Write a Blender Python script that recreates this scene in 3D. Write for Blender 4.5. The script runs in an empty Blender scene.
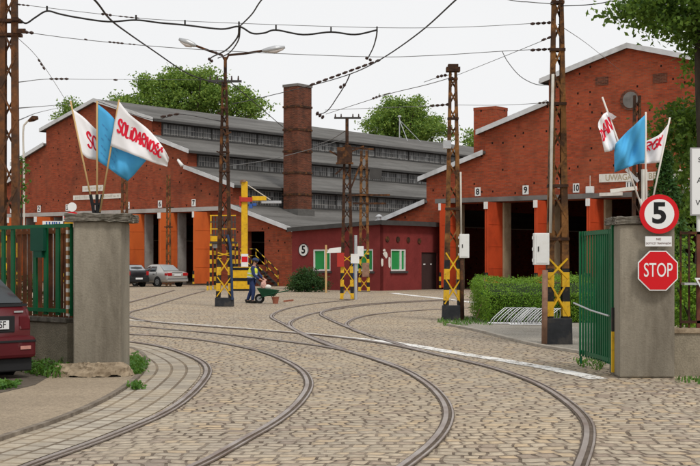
import bpy, bmesh, math, random
from mathutils import Matrix, Vector, Euler
R = math.radians
random.seed(7)
S = bpy.context.scene
COL = S.collection
F, H, HY, CX = 1300.0, 1.65, 261.0, 350.0

def P(x, y, Z): return Vector(((x-CX)/F*Z, Z, H-(y-HY)/F*Z))
def G(x, y, z=0.0):
    Z = F*(H-z)/(y-HY); return Vector(((x-CX)/F*Z, Z, z))
FAC = Matrix.Translation((-10.3, 89.4, 0)) @ Matrix.Rotation(math.atan2(-.617, .787), 4, 'Z')

# ------------------------------------------------------------------ objects
MW = {}
def thing(name, label, cat, loc=(0, 0, 0), rz=0, group=None, M=None):
    o = bpy.data.objects.new(name, None); COL.objects.link(o)
    o.empty_display_size = .2
    m = M if M is not None else Matrix.Translation(loc) @ Matrix.Rotation(rz, 4, 'Z')
    o.matrix_world = m; MW[o.name] = m.copy()
    tag(o, label, cat, group); return o
def tag(o, label=None, cat=None, group=None, kind=None):
    if label: o['label'] = label
    if cat: o['category'] = cat
    if group: o['group'] = group
    if kind: o['kind'] = kind
    return o

class MB:
    def __init__(s, M=None): s.v = []; s.f = []; s.mi = []; s.M = M or Matrix(); s.uv = None
    def add(s, vs, fs, mi=0, M=None):
        n = len(s.v); m = s.M @ M if M is not None else s.M
        s.v += [m @ Vector(p) for p in vs]
        s.f += [tuple(n+i for i in f) for f in fs]; s.mi += [mi]*len(fs)
    def box(s, a, b, mi=0, M=None):
        x0, y0, z0 = a; x1, y1, z1 = b
        if x0 > x1: x0, x1 = x1, x0
        if y0 > y1: y0, y1 = y1, y0
        if z0 > z1: z0, z1 = z1, z0
        s.add([(x0,y0,z0),(x1,y0,z0),(x1,y1,z0),(x0,y1,z0),(x0,y0,z1),(x1,y0,z1),(x1,y1,z1),(x0,y1,z1)],
              [(3,2,1,0),(4,5,6,7),(0,1,5,4),(1,2,6,5),(2,3,7,6),(3,0,4,7)], mi, M)
    def hexa(s, lo, hi, mi=0):   # two quads (4 points each), lower then upper
        s.add(list(lo)+list(hi), [(3,2,1,0),(4,5,6,7),(0,1,5,4),(1,2,6,5),(2,3,7,6),(3,0,4,7)], mi)
    def prism(s, poly, off, mi=0, M=None):   # planar polygon pushed along off
        n = len(poly); off = Vector(off)
        vs = [Vector(p) for p in poly] + [Vector(p)+off for p in poly]
        s.add(vs, [tuple(range(n))[::-1], tuple(range(n, 2*n))] + [(i, (i+1) % n, n+(i+1) % n, n+i) for i in range(n)], mi, M)
    def bar(s, a, b, w, d=None, mi=0, up=(0, 1, 0)):   # rectangular bar from a to b
        a = Vector(a); b = Vector(b); d = d or w
        t = (b-a).normalized(); u = Vector(up)
        x = t.cross(u)
        if x.length < 1e-4: x = t.cross(Vector((1, 0, 0)))
        x.normalize(); y = x.cross(t).normalized()
        q = [x*w/2+y*d/2, -x*w/2+y*d/2, -x*w/2-y*d/2, x*w/2-y*d/2]
        s.hexa([a+k for k in q], [b+k for k in q], mi)
    def tube(s, pts, r, n=6, mi=0, caps=True):
        pts = [Vector(p) for p in pts]; rs = r if isinstance(r, (list, tuple)) else [r]*len(pts)
        vs = []; x = None
        for i, p in enumerate(pts):
            t = (pts[min(i+1, len(pts)-1)]-pts[max(i-1, 0)]).normalized()
            if x is None:
                x = t.cross(Vector((0, 0, 1)))
                if x.length < 1e-3: x = Vector((1, 0, 0))
            x = (x-t*x.dot(t)).normalized(); y = t.cross(x)
            for k in range(n):
                a = 2*math.pi*k/n; vs.append(p+(x*math.cos(a)+y*math.sin(a))*rs[i])
        fs = [(i*n+k, i*n+(k+1) % n, (i+1)*n+(k+1) % n, (i+1)*n+k) for i in range(len(pts)-1) for k in range(n)]
        if caps: fs += [tuple(range(n))[::-1], tuple((len(pts)-1)*n+k for k in range(n))]
        s.add(vs, fs, mi)
    def cyl(s, c, r, h, n=16, axis='Z', r2=None, mi=0):
        c = Vector(c); d = {'Z': Vector((0,0,1)), 'X': Vector((1,0,0)), 'Y': Vector((0,1,0))}[axis]
        s.tube([c, c+d*h], [r, r if r2 is None else r2], n, mi)
    def ball(s, c, r, sx=1, sy=1, sz=1, n=10, mi=0):
        vs = []; fs = []; m = n//2+1
        for i in range(m+1):
            th = math.pi*i/m
            for k in range(n):
                a = 2*math.pi*k/n
                vs.append((c[0]+r*sx*math.sin(th)*math.cos(a), c[1]+r*sy*math.sin(th)*math.sin(a), c[2]+r*sz*math.cos(th)))
        for i in range(m):
            for k in range(n): fs.append((i*n+k, (i+1)*n+k, (i+1)*n+(k+1) % n, i*n+(k+1) % n))
        s.add(vs, fs, mi)
    def build(s, name, mats, parent=None, smooth=False, bevel=0, solid=0, subd=0, label=None):
        inv = MW[parent.name].inverted() if parent is not None else Matrix()
        me = bpy.data.meshes.new(name)
        me.from_pydata([inv @ v for v in s.v], [], s.f)
        if not isinstance(mats, (list, tuple)): mats = [mats]
        for m in mats: me.materials.append(m)
        if len(mats) > 1: me.polygons.foreach_set('material_index', s.mi)
        if smooth: me.polygons.foreach_set('use_smooth', [True]*len(me.polygons))
        if s.uv:
            l = me.uv_layers.new(name='UVMap')
            for i, lp in enumerate(me.loops): l.data[i].uv = s.uv[lp.vertex_index]
        me.update()
        o = bpy.data.objects.new(name, me); COL.objects.link(o)
        if parent is not None:
            o.parent = parent; MW[o.name] = MW[parent.name].copy()
        else: MW[o.name] = Matrix()
        if solid:
            k = o.modifiers.new('Solid', 'SOLIDIFY'); k.thickness = solid; k.offset = 0
        if subd:
            k = o.modifiers.new('Sub', 'SUBSURF'); k.levels = subd; k.render_levels = subd
        if bevel:
            k = o.modifiers.new('Bevel', 'BEVEL'); k.width = bevel; k.segments = 2; k.limit_method = 'ANGLE'
        if label: o['label'] = label
        return o
def solo(mb, name, mats, label, cat, base, group=None, rz=0, **kw):
    """a thing that is one mesh: origin at its base"""
    MW['__t'] = Matrix.Translation(base) @ Matrix.Rotation(rz, 4, 'Z')
    class Dummy: name = '__t'
    inv = MW['__t'].inverted(); mb.v = [inv @ v for v in mb.v]
    o = mb.build(name, mats, None, **kw); o.matrix_world = MW['__t']; MW[o.name] = MW['__t'].copy()
    return tag(o, label, cat, group)
def struct(mb, name, mats, **kw):
    return tag(mb.build(name, mats, None, **kw), kind='structure')

def text_into(mb, body, size, M, depth=.004, bold=0.0, sx=1.0, mi=0, align='CENTER'):
    cu = bpy.data.curves.new('lettering', 'FONT'); cu.body = body; cu.size = size
    cu.align_x = align; cu.align_y = 'CENTER'; cu.extrude = depth; cu.offset = bold; cu.resolution_u = 4
    ob = bpy.data.objects.new('lettering', cu); COL.objects.link(ob)
    dg = bpy.context.evaluated_depsgraph_get(); me = bpy.data.meshes.new_from_object(ob.evaluated_get(dg))
    mb.add([(v.co.x*sx, v.co.y, v.co.z) for v in me.vertices], [tuple(p.vertices) for p in me.polygons], mi, M)
    bpy.data.objects.remove(ob); bpy.data.curves.remove(cu); bpy.data.meshes.remove(me)
def face_m(p, rz=0): # text plane facing -Y (towards the viewer), turned by rz
    return Matrix.Translation(p) @ Matrix.Rotation(rz, 4, 'Z') @ Matrix.Rotation(R(90), 4, 'X')

def catmull(pts, n):
    pts = [Vector(p) for p in pts]; out = []
    q = [pts[0]*2-pts[1]] + pts + [pts[-1]*2-pts[-2]]
    for i in range(len(pts)-1):
        a, b, c, d = q[i:i+4]
        for k in range(n):
            t = k/n
            out.append(.5*((2*b)+(c-a)*t+(2*a-5*b+4*c-d)*t*t+(3*b-a-3*c+d)*t**3))
    out.append(pts[-1]); return out
def resample(pts, step):
    L = [0]
    for a, b in zip(pts, pts[1:]): L.append(L[-1]+(b-a).length)
    n = max(2, int(L[-1]/step)); out = []; j = 0
    for i in range(n+1):
        d = L[-1]*i/n
        while j < len(pts)-2 and L[j+1] < d: j += 1
        t = (d-L[j])/max(1e-6, L[j+1]-L[j]); out.append(pts[j].lerp(pts[j+1], min(1, t)))
    return out

# ------------------------------------------------------------------ materials
class NT:
    def __init__(s, name):
        s.m = bpy.data.materials.new(name); s.m.use_nodes = True; s.t = s.m.node_tree
        s.n = s.t.nodes; s.p = s.n['Principled BSDF']; s.out = s.n['Material Output']
        s.tc = s.n.new('ShaderNodeTexCoord'); s.co = s.tc.outputs['Object']
    def node(s, ty, ins=None, **kw):
        k = s.n.new(ty)
        for a, b in kw.items(): setattr(k, a, b)
        for a, b in (ins or {}).items(): s.set(k.inputs[a], b)
        return k
    def set(s, sock, v):
        if isinstance(v, bpy.types.NodeSocket): s.t.links.new(v, sock)
        elif isinstance(v, tuple) and len(v) == 3 and sock.type == 'RGBA': sock.default_value = (*v, 1)
        else: sock.default_value = v
    def noise(s, scale, detail=3, rough=.55, co=None):
        return s.node('ShaderNodeTexNoise', {'Vector': co or s.co, 'Scale': scale, 'Detail': detail, 'Roughness': rough}).outputs['Fac']
    def math(s, op, a, b=0.0, clamp=False):
        return s.node('ShaderNodeMath', {0: a, 1: b}, operation=op, use_clamp=clamp).outputs[0]
    def ramp(s, v, a, b, lo=0.0, hi=1.0):
        k = s.node('ShaderNodeMapRange', {'Value': v, 'From Min': a, 'From Max': b, 'To Min': lo, 'To Max': hi}); return k.outputs[0]
    def mix(s, f, a, b, mode='MIX'):
        k = s.node('ShaderNodeMix', data_type='RGBA', blend_type=mode)
        s.set(k.inputs[0], f); s.set(k.inputs[6], a); s.set(k.inputs[7], b); return k.outputs[2]
    def bump(s, h, strength=.3, dist=.02):
        k = s.node('ShaderNodeBump', {'Height': h, 'Strength': strength, 'Distance': dist})
        s.t.links.new(k.outputs[0], s.p.inputs['Normal'])
    def done(s, col, rough=.8, metal=0, spec=.14):
        s.set(s.p.inputs['Base Color'], col); s.set(s.p.inputs['Roughness'], rough); s.set(s.p.inputs['Metallic'], metal)
        s.p.inputs['Specular IOR Level'].default_value = spec; return s.m

def mk(name, base, rough=.8, var=.2, scale=3, dirt=None, damt=.5, dscale=1.5, dthr=(.5, .7), bump=0, bscale=30, metal=0, spec=.14, stretch=None, grain=0, gscale=60):
    t = NT(name); raw = t.co
    if stretch: t.co = t.node('ShaderNodeMapping', {'Vector': t.co, 'Scale': stretch}).outputs[0]
    n = t.noise(scale, 4); k = t.ramp(n, .25, .75, 1-var, 1+var)
    col = t.mix(1.0, base, t.node('ShaderNodeCombineColor', {0: k, 1: k, 2: k}).outputs[0], 'MULTIPLY')
    if dirt:
        d = t.ramp(t.noise(dscale, 5, .65), dthr[0], dthr[1], 0, damt); col = t.mix(d, col, dirt)
    if grain:
        g = t.ramp(t.noise(gscale, 3, .75, raw), .3, .7, 1-grain, 1+grain); col = t.mix(1.0, col, t.node('ShaderNodeCombineColor', {0: g, 1: g, 2: g}).outputs[0], 'MULTIPLY')
        g = t.ramp(t.noise(gscale*.18, 4, .7, raw), .55, .75, 0, .35); col = t.mix(g, col, (base[0]*.5, base[1]*.48, base[2]*.44))
    if bump: t.bump(t.noise(bscale, 3, .6, raw), bump, .015)
    return t.done(col, rough, metal, spec)

def wallco(t):  # bricks on every vertical face: run along x+y, rise along z
    s = t.node('ShaderNodeSeparateXYZ', {0: t.co}); return t.node('ShaderNodeCombineXYZ', {0: t.math('ADD', s.outputs[0], s.outputs[1]), 1: s.outputs[2]}).outputs[0]
def brick_mat(name, c1, c2, dark, holes=True, sooty=.5, light=(.34, .115, .06)):
    t = NT(name); w = wallco(t)
    b = t.node('ShaderNodeTexBrick', {'Vector': w, 'Scale': 1.0, 'Mortar Size': .009, 'Brick Width': .27, 'Row Height': .078, 'Bias': 0.0,
               'Color1': c1, 'Color2': c2, 'Mortar': (.17, .105, .075)})
    col = b.outputs['Color']
    wn = t.node('ShaderNodeTexWhiteNoise', {'Vector': t.node('ShaderNodeVectorMath', {0: w, 1: (.27, .078, 1)}, operation='SNAP').outputs[0]}, noise_dimensions='2D').outputs[0]
    col = t.mix(t.ramp(wn, .80, .98, 0, .32), col, dark)
    col = t.mix(t.ramp(wn, .16, .02, 0, .30), col, light)
    col = t.mix(t.ramp(t.noise(.55, 5, .65), .5, .72, 0, sooty), col, dark)
    st = t.node('ShaderNodeMapping', {'Vector': w, 'Scale': (1.2, .18, 1)}).outputs[0]
    col = t.mix(t.ramp(t.noise(1.0, 4, .6, st), .52, .75, 0, sooty*.8), col, (dark[0]*1.3, dark[1]*1.4, dark[2]*1.5))
    col = t.mix(t.ramp(t.noise(.3, 3, .5), .5, .7, 0, .35), col, light)
    col = t.mix(t.ramp(t.noise(2.6, 5, .7), .48, .75, 0, .45), col, (dark[0]*1.6, dark[1]*1.5, dark[2]*1.3))
    col = t.mix(t.ramp(t.noise(1.4, 5, .7, t.node('ShaderNodeMapping', {'Vector': w, 'Location': (9, 3, 0)}).outputs[0]), .56, .75, 0, .4), col, light)
    if holes:
        v = t.node('ShaderNodeTexVoronoi', {'Vector': t.node('ShaderNodeMapping', {'Vector': w, 'Scale': (1.45, 1.2, 1)}).outputs[0], 'Scale': 1.0, 'Randomness': .8}, voronoi_dimensions='2D', distance='CHEBYCHEV')
        gate = t.ramp(t.node('ShaderNodeSeparateColor', {0: v.outputs['Color']}).outputs[0], .60, .62)
        h = t.math('MULTIPLY', t.ramp(v.outputs['Distance'], .085, .06), gate, True)
        col = t.mix(h, col, (.018, .012, .01))
    t.bump(b.outputs['Fac'], -.35, .01)
    return t.done(col, .95, 0, .06)

def cobble():
    t = NT('cobblestones')
    def wobble(scale, amp, d=2):
        n = t.node('ShaderNodeTexNoise', {'Vector': t.co, 'Scale': scale, 'Detail': d}).outputs['Color']
        n = t.node('ShaderNodeVectorMath', {0: n, 1: (.5, .5, .5)}, operation='SUBTRACT').outputs[0]
        return t.node('ShaderNodeVectorMath', {0: n, 1: (amp, amp, 0)}, operation='MULTIPLY').outputs[0]
    co = t.co
    for sc, am in ((.45, .8), (2.2, .13), (6.5, .05)):
        co = t.node('ShaderNodeVectorMath', {0: co, 1: wobble(sc, am)}).outputs[0]
    co = t.node('ShaderNodeMapping', {'Vector': co, 'Rotation': (0, 0, R(2))}).outputs[0]
    def bk(c1, c2, m, sm, ms=.0145):
        k = t.node('ShaderNodeTexBrick', {'Vector': co, 'Scale': 1.0, 'Mortar Size': ms, 'Mortar Smooth': sm, 'Brick Width': .155, 'Row Height': .172, 'Color1': c1, 'Color2': c2, 'Mortar': m})
        k.squash = 1.3; k.squash_frequency = 3; k.offset = .43; return k
    b2 = bk((0, 0, 0), (1, 1, 1), (.5, .5, .5), .1)
    r = t.node('ShaderNodeSeparateColor', {0: b2.outputs['Color']}).outputs[0]
    b3 = t.node('ShaderNodeTexWhiteNoise', {'W': t.math('MULTIPLY', r, 77.7)}, noise_dimensions='1D').outputs[0]
    fac = t.node('ShaderNodeMapRange', {'Value': b2.outputs['Fac'], 'From Min': 0.0, 'From Max': 1.0}).outputs[0]
    col = t.mix(r, (.335, .283, .215), (.465, .392, .297))
    col = t.mix(t.ramp(b3, .70, .95, 0, .8), col, (.50, .37, .225))
    col = t.mix(t.ramp(b3, .25, .05, 0, .75), col, (.26, .195, .155))
    col = t.mix(t.ramp(t.noise(.22, 5, .6), .42, .7, 0, .6), col, (.50, .395, .265))       # sandy drifts
    col = t.mix(t.ramp(t.noise(.17, 4, .6, t.node('ShaderNodeMapping', {'Vector': t.co, 'Location': (30, 4, 0)}).outputs[0]), .5, .72, 0, .45), col, (.30, .265, .23))
    gap = t.math('MULTIPLY', fac, t.ramp(t.noise(3.2, 4, .65), .34, .6, .25, 1.0), True)  # joints: open here, sanded up there
    col = t.mix(gap, col, (.10, .072, .05))
    col = t.mix(t.ramp(t.noise(.75, 5, .7), .56, .74, 0, .45), col, (.20, .165, .135))   # dirt and oil stains
    col = t.mix(t.ramp(t.noise(.5, 4, .6, t.node('ShaderNodeMapping', {'Vector': t.co, 'Location': (7, 50, 0)}).outputs[0]), .52, .7, 0, .4), col, (.47, .40, .30))
    k = t.ramp(t.noise(16, 4, .7), .3, .7, .78, 1.2)
    col = t.mix(1.0, col, t.node('ShaderNodeCombineColor', {0: k, 1: k, 2: k}).outputs[0], 'MULTIPLY')
    hb = bk((0, 0, 0), (1, 1, 1), (.5, .5, .5), 1.0, .055)
    hgt = t.math('ADD', t.math('ADD', t.math('SUBTRACT', 1.0, hb.outputs['Fac']), t.math('MULTIPLY', b3, .5)), t.math('MULTIPLY', t.noise(24, 3, .6), .45))
    t.bump(hgt, .9, .024)
    return t.done(col, t.ramp(r, 0, 1, .65, .9), 0, .16)

def slab_mat():
    t = NT('curved_slabs'); uv = t.tc.outputs['UV']
    b = t.node('ShaderNodeTexBrick', {'Vector': uv, 'Scale': 1.0, 'Mortar Size': .022, 'Mortar Smooth': .4, 'Brick Width': .27, 'Row Height': .215, 'Color1': (.42, .375, .305), 'Color2': (.30, .262, .21), 'Mortar': (.15, .115, .08)})
    col = t.mix(t.ramp(t.noise(1.1, 4), .42, .72, 0, .65), b.outputs['Color'], (.42, .335, .225))
    k = t.ramp(t.noise(12, 4, .7), .3, .7, .82, 1.15)
    col = t.mix(1.0, col, t.node('ShaderNodeCombineColor', {0: k, 1: k, 2: k}).outputs[0], 'MULTIPLY')
    t.bump(t.math('ADD', t.math('SUBTRACT', 1.0, b.outputs['Fac']), t.math('MULTIPLY', t.noise(25), .3)), .7, .012)
    return t.done(col, .8)

def bands(name, c1, c2, period, duty=.5, axis=2, off=0.0, rough=.6):
    t = NT(name); s = t.node('ShaderNodeSeparateXYZ', {0: t.co})
    f = t.math('FRACT', t.math('DIVIDE', t.math('ADD', s.outputs[axis], off+50*period), period))
    col = t.mix(t.math('GREATER_THAN', f, duty), c1, c2)
    col = t.mix(t.ramp(t.noise(9, 4, .7), .52, .72, 0, .55), col, (.12, .075, .04))
    return t.done(col, rough)

def leaf_mat(name, c1, c2, trans=.35):
    t = NT(name); g = t.node('ShaderNodeNewGeometry'); r = g.outputs['Random Per Island']
    col = t.mix(r, c1, c2); col = t.mix(t.ramp(t.noise(.9, 2), .4, .65, 0, .5), col, c1)
    t.n.remove(t.p)
    d = t.node('ShaderNodeBsdfPrincipled', {'Base Color': col, 'Roughness': .55}); d.inputs['Specular IOR Level'].default_value = .25
    tr = t.node('ShaderNodeBsdfTranslucent', {'Color': t.mix(.35, col, (.30, .42, .03))})
    mx = t.node('ShaderNodeMixShader', {0: trans, 1: d.outputs[0], 2: tr.outputs[0]})
    t.t.links.new(mx.outputs[0], t.out.inputs['Surface']); return t.m

def glazing_mat():
    t = NT('wired_glass'); w = wallco(t)
    b = t.node('ShaderNodeTexBrick', {'Vector': w, 'Scale': 1.0, 'Mortar Size': .022, 'Mortar Smooth': 0.0, 'Brick Width': .27, 'Row Height': .36, 'Color1': (.02, .021, .022), 'Color2': (.095, .096, .095), 'Mortar': (.25, .24, .225)})
    b.offset = 0.0
    col = t.mix(t.ramp(t.noise(.5, 4, .6), .45, .7, 0, .5), b.outputs['Color'], (.045, .04, .038))
    wn = t.node('ShaderNodeTexWhiteNoise', {'Vector': t.node('ShaderNodeVectorMath', {0: w, 1: (.27, .36, 1)}, operation='SNAP').outputs[0]}, noise_dimensions='2D').outputs[0]
    col = t.mix(t.ramp(wn, .86, .88, 0, .35), col, (.32, .33, .33))
    return t.done(col, .5, 0, .4)

M = dict(
 cobble=cobble(), slab=slab_mat(),
 brick=brick_mat('left_brickwork', (.37, .066, .027), (.255, .045, .02), (.075, .032, .022), sooty=.6),
 brick2=brick_mat('right_brickwork', (.43, .074, .028), (.31, .05, .021), (.08, .032, .02), sooty=.5),
 chimney=brick_mat('sooty_brickwork', (.17, .05, .028), (.09, .033, .022), (.02, .017, .015), holes=False, sooty=.75, light=(.27, .095, .055)),
 roof=mk('roofing_felt', (.128, .124, .117), .9, .28, 1.1, (.066, .062, .058), .75, .9, (.45, .7), stretch=(1, .14, 1), grain=.1, gscale=3),
 verge=mk('zinc_verge', (.56, .57, .58), .5, .12, 2, (.3, .29, .27), .5, 1.2),
 gutter=mk('painted_gutter', (.40, .39, .37), .6, .15, 2, (.2, .15, .11), .6, 1),
 canopy=mk('lintel_concrete', (.17, .16, .15), .85, .2, 2, (.06, .055, .05), .6, 1),
 inside=mk('shed_interior', (.03, .028, .027), .9, .2, 1),
 glaz=glazing_mat(), steeldark=mk('dark_steel_frame', (.06, .058, .056), .7, .2, 2),
 orange=mk('orange_door_paint', (.58, .125, .03), .7, .12, .8, (.30, .055, .02), .75, .5, (.48, .68), stretch=(1, 1, .6)),
 orange2=mk('red_orange_door_paint', (.50, .066, .02), .7, .14, .8, (.24, .035, .014), .6, .6, (.48, .68)),
 jamb=mk('cream_jamb', (.42, .34, .22), .8, .15, 2, (.2, .13, .07), .6, 1.5),
 jambgrey=mk('grey_jamb', (.33, .32, .30), .8, .15, 2, (.16, .13, .1), .6, 1.5),
 white=mk('white_enamel', (.74, .74, .72), .5, .05, 3, (.5, .46, .4), .4, 3),
 offwhite=mk('weathered_board', (.70, .68, .62), .7, .08, 3, (.4, .36, .3), .5, 2),
 black=mk('black_paint', (.015, .015, .016), .5, .2, 4),
 asphaltblack=mk('bitumen_paint', (.03, .032, .036), .6, .3, 5, (.10, .085, .07), .6, 4),
 rust=mk('rusty_steel', (.15, .062, .024), .8, .45, 5, (.045, .03, .022), .85, 3, (.42, .6), bump=.3),
 rust2=mk('rusty_lattice', (.21, .095, .032), .85, .45, 5, (.05, .028, .018), .9, 3, (.42, .58), bump=.3),
 darkrust=mk('dark_rusty_steel', (.045, .024, .016), .85, .45, 5, (.19, .078, .025), .8, 3, (.5, .66), bump=.3),
 fencerust=mk('maroon_rust_bars', (.13, .045, .032), .75, .35, 5, (.22, .09, .04), .6, 4),
 yellow=mk('yellow_paint', (.68, .40, .02), .55, .12, 4, (.30, .16, .03), .6, 5, (.5, .7)),
 hazard=bands('yellow_black_bands', (.66, .40, .03), (.02, .02, .021), .58, .5, off=.02),
 hazardfine=bands('fine_yellow_black_bands', (.68, .42, .03), (.02, .02, .021), .5, .5),
 fencebrown=mk('brown_fence_bars', (.19, .068, .028), .8, .4, 3, (.06, .03, .022), .7, 2.2, (.45, .6)),
 green=mk('green_gate_paint', (.006, .105, .038), .5, .15, 3, (.02, .06, .03), .5, 2),
 greenlid=mk('green_blind', (.03, .27, .075), .6, .08, 2),
 conc=mk('pillar_render', (.29, .26, .205), .9, .24, 3.2, (.10, .085, .065), .8, 1.5, (.40, .66), bump=.45, bscale=40, stretch=(1, 1, .22), grain=.09, gscale=45),
 conccap=mk('mossy_cap', (.20, .18, .15), .95, .35, 7, (.07, .065, .05), .8, 5, (.42, .6), bump=.6, bscale=25),
 wall=mk('plinth_concrete', (.27, .235, .175), .9, .2, 3, (.11, .095, .07), .6, 1.1, (.45, .68), bump=.6, bscale=40, grain=.2, gscale=40),
 rubble=mk('crumbling_footing', (.31, .245, .17), .95, .3, 6, (.15, .11, .07), .7, 4, (.45, .65), bump=.8, bscale=22),
 pave=mk('gravel_pavement', (.33, .265, .19), .95, .2, 20, (.23, .185, .135), .6, .9, (.42, .68), bump=.9, bscale=60, grain=.32, gscale=42),
 soilshade=mk('soil_with_painted_shade', (.115, .095, .075), .95, .3, 12, bump=.6, bscale=60),  # dirt and painted car shadow share this dark colour
 kerb=mk('kerb_stone', (.36, .325, .275), .85, .18, 5, (.16, .12, .085), .6, 2, bump=.4, bscale=40),
 kerbdark=mk('dark_kerb', (.17, .14, .11), .9, .3, 6, (.3, .26, .21), .7, 3, bump=.5, bscale=30),
 gravel=mk('grey_gravel', (.30, .275, .235), .95, .3, 30, (.19, .165, .125), .6, .8, bump=.9, bscale=50, grain=.3, gscale=30),
 paint=None, railhead=mk('worn_rail_head', (.36, .31, .275), .42, .15, 4, (.17, .105, .075), .8, 1.1, (.42, .66), metal=.45, spec=.5),
 railbed=mk('rail_groove', (.11, .085, .065), .85, .35, 6, bump=.4),
 annex=mk('oxblood_render', (.205, .036, .034), .9, .14, 1.2, (.13, .026, .024), .7, .7, (.45, .7), bump=.3, grain=.12, gscale=14),
 annexdoor=mk('dark_brown_door', (.055, .032, .03), .6, .12, 2),
 red=mk('signal_red', (.58, .012, .018), .4, .03, 2), signwhite=mk('sign_white', (.74, .75, .75), .4, .02, 2), signgrey=mk('sign_back', (.4, .4, .4), .5, .05, 2, metal=.4),
 galv=mk('galvanised_steel', (.46, .47, .48), .4, .1, 6, (.3, .29, .27), .4, 5, metal=.5),
 pipewhite=mk('pale_conduit', (.55, .52, .46), .6, .12, 4, (.35, .25, .16), .5, 3),
 piperust=mk('rusty_pipe', (.27, .16, .11), .8, .3, 5, (.14, .07, .04), .7, 4),
 wire=mk('dark_cable', (.03, .028, .027), .6, .1, 4), wiregrey=mk('thin_wire', (.13, .13, .13), .5, .1, 4), insul=mk('brown_insulator', (.05, .03, .025), .35, .2, 6),
 bark=mk('dark_bark', (.05, .04, .03), .95, .35, 6, (.09, .075, .055), .5, 3, bump=.8, bscale=18, stretch=(1, 1, .25)),
 wood=mk('pale_pole_wood', (.50, .33, .15), .6, .12, 6, stretch=(1, 1, .2)), woodwhite=mk('whitened_pole', (.68, .64, .58), .6, .08, 6),
 flagwhite=mk('white_flag_cloth', (.80, .79, .80), .9, .03, 3), flagblue=mk('blue_flag_cloth', (.075, .36, .64), .85, .05, 3), flagred=mk('red_flag_print', (.66, .02, .045), .85, .03, 3), flagprint=mk('faded_blue_print', (.07, .25, .50), .85, .05, 3),
 glass=mk('car_glass', (.02, .026, .03), .06, .05, 2, spec=.7), tyre=mk('tyre_rubber', (.02, .02, .02), .85, .1, 5), rim=mk('alloy_rim', (.42, .43, .44), .35, .05, 4, metal=.6),
 silver=mk('silver_car_paint', (.42, .41, .39), .3, .03, 2, metal=.35, spec=.6), blackcar=mk('black_car_paint', (.016, .016, .019), .2, .03, 2, spec=.6), maroon=mk('maroon_car_paint', (.105, .010, .014), .28, .05, 2, (.06, .012, .012), .4, 1.5, spec=.6),
 bumperm=mk('maroon_bumper', (.085, .011, .014), .4, .1, 4, (.14, .11, .10), .4, 7, (.6, .75)),
 tail=mk('tail_lamp_red', (.36, .012, .014), .2, .1, 3, spec=.6), plate=mk('number_plate', (.66, .67, .68), .45, .03, 4), trim=mk('black_plastic', (.02, .02, .021), .6, .1, 4), lampclear=mk('frosted_lamp', (.55, .50, .47), .3, .08, 3),
 skin=mk('skin', (.50, .27, .19), .6, .06, 8), navy=mk('navy_workwear', (.028, .045, .12), .85, .15, 8), cap=mk('blue_cap', (.04, .06, .13), .8, .1, 8), vest=mk('lime_vest', (.62, .68, .06), .7, .06, 6), reflect=mk('silver_tape', (.6, .62, .6), .4, .05, 6), boot=mk('black_boots', (.02, .018, .016), .6, .1, 8), hair=mk('dark_hair', (.03, .022, .016), .7, .1, 20),
 barrow=mk('dark_green_barrow', (.015, .07, .035), .55, .15, 5), pinkbag=mk('pink_bag', (.62, .36, .30), .8, .1, 6), claypot=mk('terracotta', (.28, .10, .06), .8, .15, 6), bluebox=mk('blue_enamel', (.04, .10, .32), .5, .1, 4), redbox=mk('red_enamel', (.42, .04, .03), .5, .1, 4),
 leaffar=leaf_mat('far_foliage', (.055, .13, .022), (.33, .46, .09)), leafmid=leaf_mat('hazel_foliage', (.055, .12, .018), (.13, .22, .035)),
 maple=leaf_mat('maple_foliage', (.024, .07, .012), (.20, .33, .05), .42), thuja=leaf_mat('conifer_foliage', (.022, .065, .016), (.06, .14, .03), .2),
 hedge=leaf_mat('hedge_foliage', (.07, .18, .015), (.26, .43, .04), .3), juniper=leaf_mat('juniper_foliage', (.016, .05, .014), (.045, .105, .024), .15), weed=leaf_mat('weed_foliage', (.04, .12, .018), (.12, .25, .04), .3),
)
def paint_mat():
    t = NT('worn_road_paint'); col = t.mix(t.ramp(t.noise(6, 4, .7), .4, .7, 0, .4), (.78, .77, .74), (.55, .51, .45))
    t.done(col, .8); tr = t.node('ShaderNodeBsdfTransparent')
    wear = t.math('ADD', t.noise(11, 5, .75), t.math('MULTIPLY', t.noise(1.6, 3), .55))
    mx = t.node('ShaderNodeMixShader', {0: t.ramp(wear, .90, .80), 1: tr.outputs[0], 2: t.p.outputs[0]})
    t.t.links.new(mx.outputs[0], t.out.inputs['Surface']); return t.m
M['paint'] = paint_mat()
def paint_faint():
    t = NT('faded_road_paint'); t.done((.6, .57, .52), .8); tr = t.node('ShaderNodeBsdfTransparent')
    mx = t.node('ShaderNodeMixShader', {0: t.ramp(t.noise(5, 5, .7), .60, .5), 1: tr.outputs[0], 2: t.p.outputs[0]})
    t.t.links.new(mx.outputs[0], t.out.inputs['Surface']); return t.m
M['paintold'] = paint_faint()

# ------------------------------------------------------------------ camera, world, sun
cam = bpy.data.cameras.new('camera'); co = bpy.data.objects.new('camera', cam); COL.objects.link(co)
co.location = (0, 0, H); co.rotation_euler = (R(90), 0, 0)
cam.sensor_width = 36; cam.lens = F/700*36; cam.shift_y = 28/700; cam.clip_end = 2000; S.camera = co
SUN_EL, SUN_AZ = 52, 150     # azimuth clockwise from +Y: behind the camera, to its right
w = bpy.data.worlds.new('World'); S.world = w; w.use_nodes = True; nt = w.node_tree; bg = nt.nodes['Background']
sky = nt.nodes.new('ShaderNodeTexSky'); sky.sky_type = 'NISHITA'; sky.sun_disc = False
sky.sun_elevation = R(SUN_EL); sky.sun_rotation = R(SUN_AZ); sky.dust_density = 4; sky.air_density = 1
hs = nt.nodes.new('ShaderNodeHueSaturation'); hs.inputs['Saturation'].default_value = .25; nt.links.new(sky.outputs[0], hs.inputs['Color'])
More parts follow.
